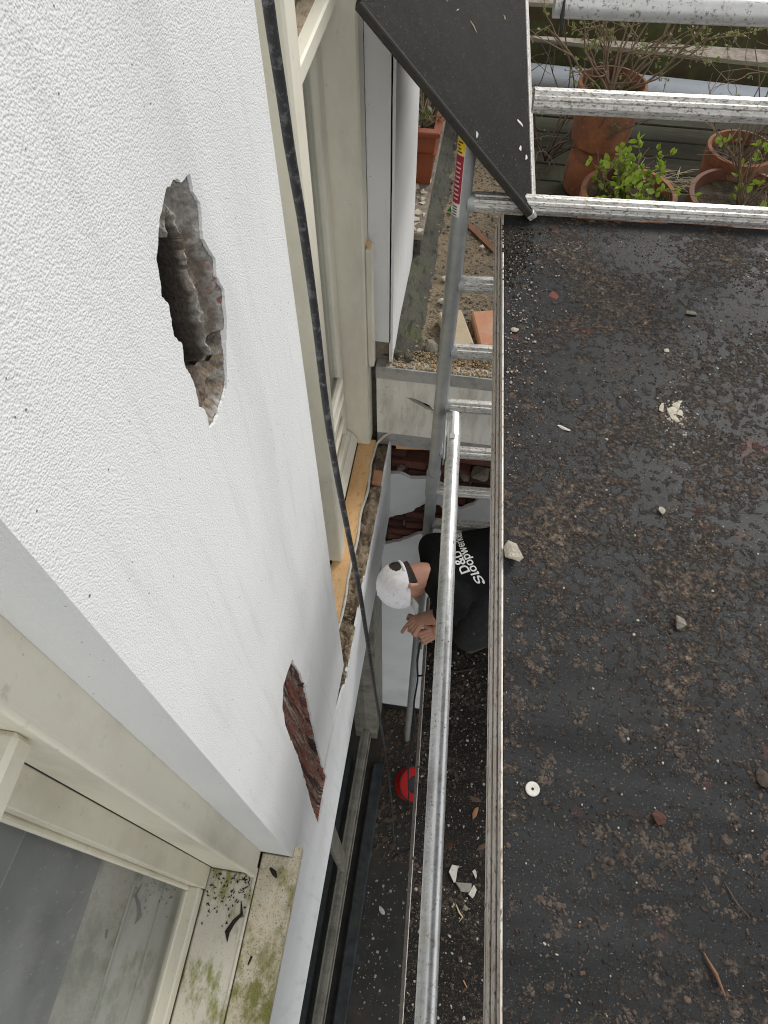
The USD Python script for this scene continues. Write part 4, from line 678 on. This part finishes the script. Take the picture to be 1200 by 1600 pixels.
# power cable and tool at the worker's hands
tl = thing('hand_tool', 'slim grey hand tool held by the worker at the wall', 'tool', W((.09, 1.37, 3.2)))
obj('tool_body', [hull(W(np.array([(.055 + a, 1.375 + b, z) for a in (-.012, .014) for b in (-.016, .016) for z in (3.13, 3.25)])))], 'tool_grey', tl); obj('bit', [tube(W(np.array([(.055, 1.375, 3.13), (.05, 1.36, 2.95)])), .006, 8)], 'steel_grey', tl)
pc = W(np.array([(.058, 1.36, 3.22), (.052, 1.33, 3.05), (.062, 1.29, 2.85), (.056, 1.26, 2.6), (.07, 1.24, 2.2), (.066, 1.22, 1.4), (.09, 1.2, .5), (.13, 1.2, -.10), (.2, 1.23, -.1)]))
obj('power_cable', [tube(spline(pc, 80), .0052, 10)], 'black_rubber', label='thin black power cable dropping from the tool to the reel', category='cable', smooth=True)
obj('power_cable', [tube(spline(W(np.array([(.063, 1.30, 2.9), (.10, 1.28, 2.98), (.16, 1.29, 3.01), (.24, 1.30, 3.008), (.35, 1.33, 3.008)])), 30), .0052, 10)], 'black_rubber', label='black cable end crossing the lower deck edge beside the worker', category='cable', smooth=True)

# ================================================================== PERSON
def chain(segs, refine=.010, smooth=14):
    M_ = m3.Manifold()
    for (p, r1), (q, r2) in segs:
        pts = []
        for c_, r in ((np.array(p), r1), (np.array(q), r2)):
            rr = np.broadcast_to(np.asarray(r, float), (3,)); s = trimesh.creation.icosphere(subdivisions=2); pts.append(np.array(s.vertices) * rr + c_)
        M_ = M_ + hull(np.vstack(pts))
    me = M_.refine_to_length(refine).to_mesh(); t = trimesh.Trimesh(me.vert_properties[:, :3], me.tri_verts)
    trimesh.smoothing.filter_taubin(t, iterations=smooth); return t
J = dict(head=(-.056, 1.350, 3.862), neck=(.022, 1.392, 3.872), c7=(.066, 1.405, 3.885), rs=(.085, 1.545, 3.835), ls=(.170, 1.290, 3.845), chest=(.20, 1.48, 3.80), waist=(.33, 1.59, 3.73), pel=(.44, 1.665, 3.62),
         le=(.150, 1.360, 3.56), lw=(.048, 1.415, 3.375), re=(.20, 1.52, 3.50), rw=(.135, 1.395, 3.30), lh=(.40, 1.58, 3.60), rh=(.48, 1.75, 3.58), lk=(.285, 1.375, 3.31), rk=(.36, 1.70, 3.30), la=(.42, 1.49, 3.07), ra=(.50, 1.78, 3.07))
J = {k: np.array(v) for k, v in J.items()}
ps = thing('person', 'crouching worker in black printed shirt and white cap bending towards the wall', 'person', W((.33, 1.55, 2.997)))
hx = (J['head'] - J['neck']); hx /= np.linalg.norm(hx)                    # towards the crown
face = np.array([-.15, -.62, -.77]); face -= hx * (face @ hx); face /= np.linalg.norm(face); side = np.cross(hx, face)
HM = np.stack([side, face, hx], 1)                                         # head axes: left-right, face, crown
def head(p): return J['head'] + HM @ np.asarray(p, float)
hs = [((head((0, -.012, .012)), .072), (head((0, .02, .012)), .070)), ((head((0, .02, .0)), .066), (head((0, .045, -.07)), .040)), ((head((0, -.01, -.03)), .060), (J['neck'] + [.012, 0, .0], .056)), ((J['neck'], .056), (J['c7'] + [.02, .0, -.03], .056)),
      ((head((0, .082, -.022)), .010), (head((0, .10, -.045)), .012))]
for sd in (-1, 1):
    hs.append(((head((sd * .074, -.01, -.012)), (.006)), (head((sd * .083, -.026, -.030)), .009))); hs.append(((head((sd * .083, -.026, -.030)), .010), (head((sd * .076, -.012, -.055)), .007)))
def hand(w, d, nrm, curl, thumb_side, L=.19):
    d = d / np.linalg.norm(d); nrm = nrm - d * (nrm @ d); nrm /= np.linalg.norm(nrm); sdv = np.cross(d, nrm); S = []
    palm0, palm1 = w + d * .02, w + d * .085
    for u in (-.028, -.009, .010, .028): S.append(((w + sdv * u * .6, .016), (palm1 + sdv * u, .0125)))
    for u, ln, cu in zip((-.03, -.010, .011, .030), (.072, .080, .074, .058), curl):
        p = palm1 + sdv * u; ang = 0
        for fr in (.45, .32, .23):
            ang += cu; dd = d * math.cos(ang) + nrm * math.sin(ang); qn = p + dd * ln * fr; S.append(((p, .0098), (qn, .0088))); p = qn
    b = w + d * .03 - sdv * thumb_side * .03; t1 = b + (d * .6 - sdv * thumb_side * .7 + nrm * .3) * .04; t2 = t1 + (d * .9 + nrm * .35) * .032; S += [((w + d * .02 - sdv * thumb_side * .012, .016), (b, .014)), ((b, .0125), (t1, .011)), ((t1, .011), (t2, .0095))]
    return S
lhd = np.array([-.045, -.030, -.075]); rhd = np.array([-.075, -.03, -.035])
bs = hs + [((J['c7'] + [.05, 0, -.05], .060), (J['chest'] + [0, 0, -.02], .09)), ((J['chest'] + [0, 0, -.02], .09), (J['waist'], .10)), ((J['waist'], .115), (J['pel'], .13)),
           ((J['ls'], .058), (J['le'], .043)), ((J['le'], .043), (J['lw'], .029)), ((J['rs'], .058), (J['re'], .043)), ((J['re'], .043), (J['rw'], .029)), ((J['c7'] + [.03, -.03, -.04], .045), (J['ls'], .050)), ((J['c7'] + [.03, .04, -.05], .045), (J['rs'], .050)),
           ((J['lh'], .082), (J['lk'], .056)), ((J['lk'], .056), (J['la'], .038)), ((J['rh'], .082), (J['rk'], .056)), ((J['rk'], .056), (J['ra'], .038))]
bs += hand(J['lw'], lhd, np.array([.6, .5, -.5]), (.12, .55, .75, .85), 1) + hand(J['rw'], rhd, np.array([-.2, .6, -.75]), (.85, .95, 1.0, 1.05), 1)
bd = chain(bs, .006, 8); bd.vertices = W(np.array(bd.vertices)); body = obj('body', [bd], 'skin', ps, smooth=True)
sh = [((J['c7'] + [.035, .0, -.045], .082), (J['chest'], .137)), ((J['chest'] + [0, .05, -.01], .125), (J['waist'], .132)), ((J['chest'] + [-.03, -.07, -.01], .105), (J['waist'] + [0, -.05, 0], .125)), ((J['waist'], .132), (J['pel'] + [-.02, -.01, .01], .145)),
      ((J['c7'] + [.04, -.03, -.025], .070), (J['ls'], .073)), ((J['c7'] + [.04, .04, -.035], .072), (J['rs'], .075)), ((J['ls'], .073), (J['ls'] * .42 + J['le'] * .58, .064)), ((J['rs'], .075), (J['rs'] * .42 + J['re'] * .58, .066)),
      ((J['ls'], .07), (J['chest'] + [-.02, -.08, -.02], .10)), ((J['rs'], .07), (J['chest'] + [0, .06, -.02], .11))]
shm = chain(sh, .010, 22); v = np.array(shm.vertices); v += np.array(shm.vertex_normals) * (.024 * (meshkit.fbm(v * [15, 7, 15], 3, 4) - .5))[:, None]; shm.vertices = W(v); shirt = obj('shirt', [shm], 'black_cotton', ps, smooth=True, label='black work shirt with white lettering on the back')
col = [tube(W(np.array([J['c7'] + [.018 + .012 * math.cos(t) * .3, .062 * math.sin(t), -.03 + .058 * math.cos(t)] for t in np.linspace(-2.4, 2.4, 40)])), .006, 8)]
obj('collar', col, 'black_cotton', shirt, smooth=True)
tr = chain([((J['pel'], .146), (J['lh'], .105)), ((J['pel'], .146), (J['rh'], .105)), ((J['lh'], .105), (J['lk'], .073)), ((J['lk'], .073), (J['la'] + [0, 0, .02], .058)), ((J['rh'], .105), (J['rk'], .073)), ((J['rk'], .073), (J['ra'] + [0, 0, .02], .058))], .012, 18)
v = np.array(tr.vertices); v += np.array(tr.vertex_normals) * (.014 * (meshkit.fbm(v * 14, 3, 6) - .5))[:, None]; tr.vertices = W(v); obj('trousers', [tr], 'black_trousers', ps, smooth=True, label='black work trousers')
for a in ('la', 'ra'):
    p = J[a]; b = chain([((p + [.02, .01, -.02], .042), (p + [-.10, -.06, -.042], .030))], .012, 8); v = np.array(b.vertices); v[:, 2] = np.maximum(v[:, 2], 2.999); b.vertices = W(v); obj('boot', [b], 'boot', ps, smooth=True)
# cap: crown with open back, strap, brim, and cropped hair below
th, ph = np.linspace(0, 2 * np.pi, 97), np.linspace(0, 1, 40)
def capP(t, p, r=1.0):                                                    # p: 0 crown .. 1 rim
    a = p * (1.80 - .26 * math.cos(t)); ex = np.array([.089, .103, .099]) * r
    return np.array([ex[0] * math.sin(a) * math.sin(t), .004 + ex[1] * math.sin(a) * math.cos(t), .004 + ex[2] * math.cos(a)])
V = np.array([[capP(t, p) for p in ph] for t in th]); Vw = np.array([[head(x) for x in r_] for r_ in V])
Gv, Gf_ = grid(Vw); cen = V.reshape(-1, 3)[Gf_].mean(1)
back = (np.abs(cen[:, 0]) / .040) ** 2 + ((cen[:, 2] + .006) / .026) ** 2
cutm = (cen[:, 1] < 0) & (back < 1)
nv = len(Gv); shell_in = np.array([[head(capP(t, p, .97)) for p in ph] for t in th]).reshape(-1, 3)
capm = obj('cap', [(W(Gv), Gf_[~cutm]), (W(shell_in), Gf_[~cutm][:, ::-1])], 'cap_cotton', ps, smooth=True, label='white cap smudged with dirt, open at the back')
seam = []
for t in (0, math.pi / 3, 2 * math.pi / 3, math.pi, 4 * math.pi / 3, 5 * math.pi / 3):
    pr = np.linspace(.03, .62 if abs(t - math.pi) < .1 else .97, 30); seam.append(tube(W(np.array([head(capP(t, p, 1.001)) for p in pr])), .0011, 6))
obj('seam', seam, 'cap_cotton', capm, smooth=True); obj('button', [at(trimesh.creation.icosphere(subdivisions=2, radius=.007), W(head((0, .004, .101))))], 'cap_cotton', capm, smooth=True)
obj('strap', [tube(W(np.array([head(capP(t, .95, 1.006)) for t in np.linspace(math.pi - .55, math.pi + .55, 20)])), .0055, 8)], 'cap_cotton', capm, smooth=True)
bm = []
for r0 in np.linspace(0, 1, 8):
    bm.append([W(head((.075 * math.sin(t) * (1 + .05 * r0), .004 + .093 * math.cos(t) + r0 * .068 * math.cos(t * .9) ** .5, -.008 - .018 * r0 + .022 * math.cos(t) * (.4 + .6 * r0) - .012))) for t in np.linspace(-1.25, 1.25, 25)])
Bv = np.array(bm); b1, bf = grid(Bv); b2 = b1 - W(head((0, 0, .004))) + W(head((0, 0, 0))); obj('brim', [(b1, bf), (b2, bf[:, ::-1])], 'cap_brim', capm, smooth=True)
hr = []
for z in np.linspace(-.070, .022, 18): hr.append([W(head((.0775 * math.sin(t) * (1 - .14 * ss(-.02, -.055, np.array(z))), -.004 + .0895 * math.cos(t) * (1 - .14 * ss(-.02, -.055, np.array(z))), z + .006))) for t in np.linspace(math.pi - 1.42, math.pi + 1.42, 40)])
obj('hair', [grid(np.array(hr))], 'dark_hair', ps, smooth=True, label='dark cropped hair under the cap')
# lettering on the back, laid onto the shirt
rd = (J['rs'] - J['ls']) * [1, 1, .0]; rd /= np.linalg.norm(rd)
rd = np.array([-.40, .88, .02]); rd /= np.linalg.norm(rd)
nb = np.array([-.35, -.22, .91]); nb -= rd * (nb @ rd); nb /= np.linalg.norm(nb); upv = np.cross(nb, rd)
from trimesh.ray.ray_triangle import RayMeshIntersector
shS = trimesh.Trimesh(v_ := np.array(chain(sh, .014, 22).vertices), chain(sh, .014, 22).faces); shmesh = trimesh.Trimesh(np.array(shm.vertices), shm.faces); RI = RayMeshIntersector(shmesh)
def onback(txt, h, origin):
    m = meshkit.text_mesh(txt, h, .001, bold=True); m = m.subdivide_to_size(.012) if hasattr(m, 'subdivide_to_size') else m
    tv = np.array(m.vertices); base = tv[:, 2] < .0005
    P = origin + tv[:, :1] * rd + tv[:, 1:2] * upv
    O = W(P + nb * .35); dirn = np.tile(-(W(nb[None])[0] - W(np.zeros((1, 3)))[0]), (len(O), 1))
    loc, ir, _ = RI.intersects_location(O, dirn, multiple_hits=True); out = W(P).copy()
    best = np.full(len(O), np.inf); 
    for L_, i_ in zip(loc, ir):
        d_ = np.linalg.norm(L_ - O[i_])
        if d_ < best[i_]: best[i_] = d_; out[i_] = L_
    nrmW = W(nb[None])[0] - W(np.zeros((1, 3)))[0]
    return out + nrmW * (.0015 + tv[:, 2:3]), np.array(m.faces)
obj('lettering', [onback('D&D', .036, np.array([.278, 1.43, 3.80]))], 'print_white', shirt, label='short upper line of white lettering on the back of the shirt')
obj('lettering', [onback('Sloopwerken', .031, np.array([.322, 1.405, 3.80]))], 'print_white', shirt, label='long lower line of white lettering on the back of the shirt')

# ================================================================== TERRACE THINGS
def shrub(name, label, base, n, L, spread, seed, tm, lm=None, nl=0, ls=.01, budm=None, depth=3, r0=.004, catg='plant'):
    r_ = np.random.default_rng(seed); t = thing(name, label, catg, base); S, tips = [], []
    def grow(p, d, L, r, k):
        m = 5; P = [p]; dd = d
        for i in range(m):
            dd = dd + r_.normal(0, .16, 3); dd /= np.linalg.norm(dd); P.append(P[-1] + dd * L / m); 
            if k > 0 and i >= 1 and r_.random() < .62: grow(P[-1], (dd + r_.normal(0, .75, 3)) / 1.3, L * r_.uniform(.4, .7), r * .6, k - 1)
            if k <= 1: tips.append((P[-1], dd))
        S.append(tube(np.array(P), np.linspace(r, r * .45, m + 1), 5))
    for i in range(n):
        a = r_.uniform(0, 6.28); d = np.array([math.cos(a) * spread, math.sin(a) * spread, 1]); d /= np.linalg.norm(d)
        grow(np.array(base) + [math.cos(a) * .03, math.sin(a) * .03, 0], d, L * r_.uniform(.6, 1.15), r0, depth - 1)
    obj('stems', S, tm, t, smooth=True)
    if lm:
        Vs = []; Fs = []
        idx = r_.permutation(len(tips))[:nl]
        for i in idx:
            p, d = tips[i]
            for q in range(r_.integers(2, 5)):
                u = d + r_.normal(0, .8, 3); u /= np.linalg.norm(u); w = np.cross(u, r_.normal(size=3)); w /= np.linalg.norm(w); nn = np.cross(u, w); s = ls * r_.uniform(.6, 1.4)
                V = np.array([p, p + u * s * .35 + w * s * .32 + nn * s * .05, p + u * s * .75 + w * s * .30, p + u * s * 1.1 - nn * s * .12, p + u * s * .75 - w * s * .30, p + u * s * .35 - w * s * .32 + nn * s * .05, p + u * s * .6 - nn * s * .06])
                Fs.append(np.array([(0, 1, 6), (1, 2, 6), (2, 3, 6), (3, 4, 6), (4, 5, 6), (5, 0, 6)]) + 7 * len(Vs)); Vs.append(V)
        obj('leaves', [(np.vstack(Vs), np.vstack(Fs))], lm, t)
    return t
def pot(name, label, c, prof, mat, soil_z, soil_r):
    t = thing(name, label, 'flower pot', c); obj('pot_body', [lathe(prof, 56, c)], mat, t, smooth=35)
    a, rr = np.linspace(0, 2 * np.pi, 33), np.linspace(.01, 1, 12)
    G = np.array([[(c[0] + soil_r * r * math.cos(x), c[1] + soil_r * r * math.sin(x), c[2] + soil_z + .025 * (meshkit.noise(np.array([r * math.cos(x) * 6, r * math.sin(x) * 6, 1.])) - .5)) for x in a] for r in rr])
    obj('soil', [grid(G)], 'potting_soil', t, smooth=True); return t
pf = lambda R, h, rim=.02: [(R * .70, 0), (R * .80, h * .12), (R * .93, h * .45), (R * .98, h * .80), (R * .98, h * .82), (R * 1.0, h * .84), (R, h), (R - rim, h + .003), (R - rim - .003, h * .9), (R - rim - .01, h * .7)]
pot('flower_pot', 'wide terracotta bowl pot with fresh green shoots, nearest the deck end', (.895, 2.93, 4.472), pf(.205, .235, .022), 'terracotta', .19, .185)
pot('flower_pot', 'tall orange terracotta pot holding a bare twiggy shrub', (.765, 3.30, 4.472), [(.10, 0), (.115, .02), (.122, .10), (.112, .20), (.105, .235), (.104, .24), (.125, .25), (.128, .27), (.134, .33), (.142, .46), (.146, .47), (.147, .497), (.134, .50), (.130, .45)], 'terracotta', .455, .138)
pot('flower_pot', 'dark brown glazed pot with leafy stems at the right edge', (1.38, 2.98, 4.472), pf(.225, .23, .02), 'terracotta_dark', .185, .205)
pot('flower_pot', 'small terracotta pot half hidden behind the dark brown pot', (1.40, 3.31, 4.472), pf(.15, .26, .015), 'terracotta', .21, .135)
shrub('leafy_plant', 'fresh green shoots in the wide terracotta bowl', (.90, 2.93, 4.66), 15, .17, .9, 5, 'twig', 'fresh_leaf', 150, .026, depth=2, r0=.0035)
shrub('leafy_plant', 'two tall sparse stems with bright leaf tufts in the wide bowl', (.82, 2.99, 4.66), 4, .26, .35, 15, 'twig', 'fresh_leaf', 13, .030, depth=2, r0=.004)
shrub('bare_shrub', 'bare branching shrub with tiny buds in the tall terracotta pot', (.765, 3.30, 4.92), 15, .44, 1.0, 9, 'twig', 'bud_leaf', 420, .012, depth=4, r0=.006)
shrub('bare_shrub', 'tangle of bare dark branches left of the tall terracotta pot', (.56, 3.50, 4.50), 14, .46, .8, 19, 'twig_dark', 'bud_leaf', 90, .010, depth=3, r0=.006)
shrub('leafy_plant', 'brown stems with green leaves in the dark brown pot', (1.40, 2.98, 4.655), 16, .30, .45, 25, 'twig', 'fresh_leaf', 34, .032, depth=2, r0=.004)
shrub('bare_shrub', 'thin bare stems rising from the small pot behind', (1.40, 3.31, 4.68), 14, .46, .4, 29, 'twig', 'bud_leaf', 26, .018, depth=3, r0=.004)
shrub('moss_tuft', 'mossy weeds covering the soil of the tall pot', (.765, 3.30, 4.92), 26, .05, 1.8, 39, 'moss_leaf', 'moss_leaf', 70, .014, depth=2, r0=.0015)
shrub('moss_tuft', 'low weeds on the soil of the wide bowl pot', (.86, 2.90, 4.655), 24, .06, 2.2, 49, 'moss_leaf', 'moss_leaf', 90, .016, depth=2, r0=.0015)
bl = []
for k in range(26):
    a = rng.uniform(0, 6.28); p = np.array([1.03 + rng.normal(0, .025), 2.87 + rng.normal(0, .02), 4.66]); o = np.array([math.cos(a), math.sin(a), 0]) * rng.uniform(.02, .05)
    bl.append(tube(np.array([p, p + o * .4 + [0, 0, .05], p + o + [0, 0, .07]]), [.0022, .0016, .0004], 4))
obj('grass_tuft', bl, 'grass_blade', label='tuft of grass blades at the edge of the wide bowl pot', category='grass', kind='stuff')
bl = []
for k in range(90):
    p = np.array([rng.uniform(.98, 1.45), 3.43 + rng.normal(0, .035), 4.474]); a = rng.normal(.1, .5); L = rng.uniform(.05, .16); bl.append(tube(np.array([p, p + [L * .5 * math.cos(a), L * .5 * math.sin(a), .012], p + [L * math.cos(a), L * math.sin(a), .002]]), [.0012, .0016, .0006], 4))
obj('dry_stalks', bl, 'straw', label='dry yellow stalks lying on the terrace boards behind the pots', category='straw', kind='stuff')
# planter box beyond the house corner
pb = thing('planter_box', 'orange brown plastic planter trough on the low wall at the house corner', 'planter', (-.06, 3.25, 4.60))
x0, x1, y0, y1, z0, z1 = -.26, .055, 3.0, 3.62, 4.602, 4.855
def trough(e0, e1, za, zb): return [hull([(a, b, za) for a in (x0 + .03 - e0, x1 - .03 + e0) for b in (y0 + .02 - e0, y1 - .02 + e0)] + [(a, b, zb) for a in (x0 + .012 - e1, x1 - .012 + e1) for b in (y0 + .01 - e1, y1 - .01 + e1)])]
outer = trough(0, 0, z0, z1)[0] + trough(0.012, .006, z0 + .14, z0 + .152)[0]; inner = hull([(a, b, z) for a in (x0 + .04, x1 - .026) for b in (y0 + .03, y1 - .03) for z in (z0 + .03, z1 + .05)])
rimb = bx((x0 - .004, y0 - .006, z1 - .022), (x1 + .004, y1 + .006, z1), .004)
obj('box_body', [(outer + rimb) - inner], 'orange_plastic', pb); obj('soil', [bx((x0 + .041, y0 + .031, z0 + .03), (x1 - .027, y1 - .031, z1 - .06))], 'potting_soil', pb)
shrub('dry_plant', 'dry tangled plant in the orange planter trough', (-.03, 3.18, 4.79), 22, .22, 1.1, 55, 'dry_twig', 'moss_leaf', 16, .03, depth=3, r0=.004)
shrub('dry_plant', 'dry tangled stems in the far part of the planter trough', (-.02, 3.42, 4.79), 20, .22, 1.1, 57, 'twig_dark', 'moss_leaf', 10, .03, depth=3, r0=.004)
# fence boards, pipe, neighbouring paving
fn = thing('mossy_fence', 'two mossy horizontal fence boards along the back of the terrace', 'fence', (1.2, 4.02, 4.4))
obj('board', [hull([(x, y, z + .012 * (x - .4)) for x in (.0, 2.6) for y in (4.0, 4.045) for z in (4.825, 4.952)])], 'mossy_wood', fn); obj('board', [hull([(x, y, z - .03 * (x - .4)) for x in (.0, 2.6) for y in (4.0, 4.045) for z in (4.70, 4.795)])], 'mossy_wood', fn)
for q_ in (.02, 2.45): obj('post', [bx((q_, 4.046, 4.2), (q_ + .09, 4.12, 4.96))], 'mossy_wood', fn)
obj('drain_pipe', [tube(np.array([(.1, 3.88, 4.705), (2.4, 3.86, 4.655)]), .052, 28)], 'drain_grey', label='pale grey drain pipe running in front of the mossy fence', category='pipe', smooth=40)
nr = thing('neighbour_roof', 'grey paved flat roof beyond the mossy fence', 'roof', (1.5, 5.5, 3.6))
obj('slab', bx((-1, 4.2, 3.6), (5, 8.2, 4.0)), 'dark_gap', nr)
for i in range(15):
    for j in range(13):
        obj('paver', bx((-.1 + .21 * i, 4.25 + .3 * j, 4.001), (-.1 + .21 * i + .198, 4.25 + .3 * j + .285, 4.03 + rng.uniform(-.003, .003)), .004), 'grey_paver', nr)
# bits on the roof
def brick(label, c, a, mat, tilt=0): 
    v, f = cat(bx((-.05, -.105, 0), (.05, .105, .05), .006)); c_, s_ = math.cos(a), math.sin(a); v = np.stack([v[:, 0] * c_ - v[:, 1] * s_, v[:, 0] * s_ + v[:, 1] * c_, v[:, 2] + tilt * v[:, 0]], 1)
    v += .004 * (meshkit.noise(v * 40) - .5)[:, None]; obj('loose_brick', [(v + c, f)], mat, label=label, category='brick')
brick('sandy yellow brick lying loose on the roof edge behind the scaffold upright', (.235, 2.22, 4.45), .35, 'brick_sandy'); brick('orange brick lying loose on the roof beside the deck rail', (.365, 2.24, 4.45), .25, 'brick_orange')
stone(.10 - .28, 2.22, .02, 61, .5, 'white_mortar', 'white plaster lump on the roof gravel left of the bricks', 'stone', (1.4, .8, 1), 4.45)
obj('stone', [at(rock(.035, 62, .5, 2), (.145, 2.14, 4.45))], 'grey_stone', label='grey stone on the roof edge in front of the sandy brick', category='stone', smooth=28)
obj('stone', [at(rock(.017, 63, .5, 2), (.155, 2.56, 4.455))], 'white_mortar', label='white pebble on the roof gravel near the scaffold upright', category='stone', smooth=28)
obj('stone', [at(rock(.016, 64, .5, 2), (.30, 2.80, 4.455))], 'white_mortar', label='white pebble beside the rusty strip on the roof', category='stone', smooth=28)
obj('stone', [at(rock(.03, 65, .45, 2), (.16, 2.40, 4.45))], 'white_mortar', label='flat white plaster piece on the roof gravel beside the upright', category='stone', smooth=28)
obj('rusty_strip', [hull([(.225, 2.93, 4.458), (.235, 2.965, 4.458), (.37, 2.80, 4.458), (.355, 2.77, 4.458), (.225, 2.93, 4.464), (.235, 2.965, 4.464), (.37, 2.80, 4.464), (.355, 2.77, 4.464)])], 'rust', label='rusty brown metal strip on the roof gravel', category='metal strip')
gg = thing('green_shard', 'small green bottle shard on the roof beside the scaffold upright', 'shard', (.13, 3.05, 4.455))
obj('shard', [at(rock(.022, 66, .6, 2), (.13, 3.05, 4.455)), at(rock(.016, 67, .5, 2), (.145, 3.09, 4.455))], 'green_glass', gg)
obj('felt_flap', [at(rock(.03, 68, .5, 2, .6), (.02, 2.07, 4.452)), at(rock(.025, 69, .6, 2, .6), (.06, 2.06, 4.452)), at(rock(.03, 70, .7, 2, .6), (-.03, 2.06, 4.452))], 'felt_dark', label='torn black felt scraps at the foot of the reveal', category='felt', smooth=28)
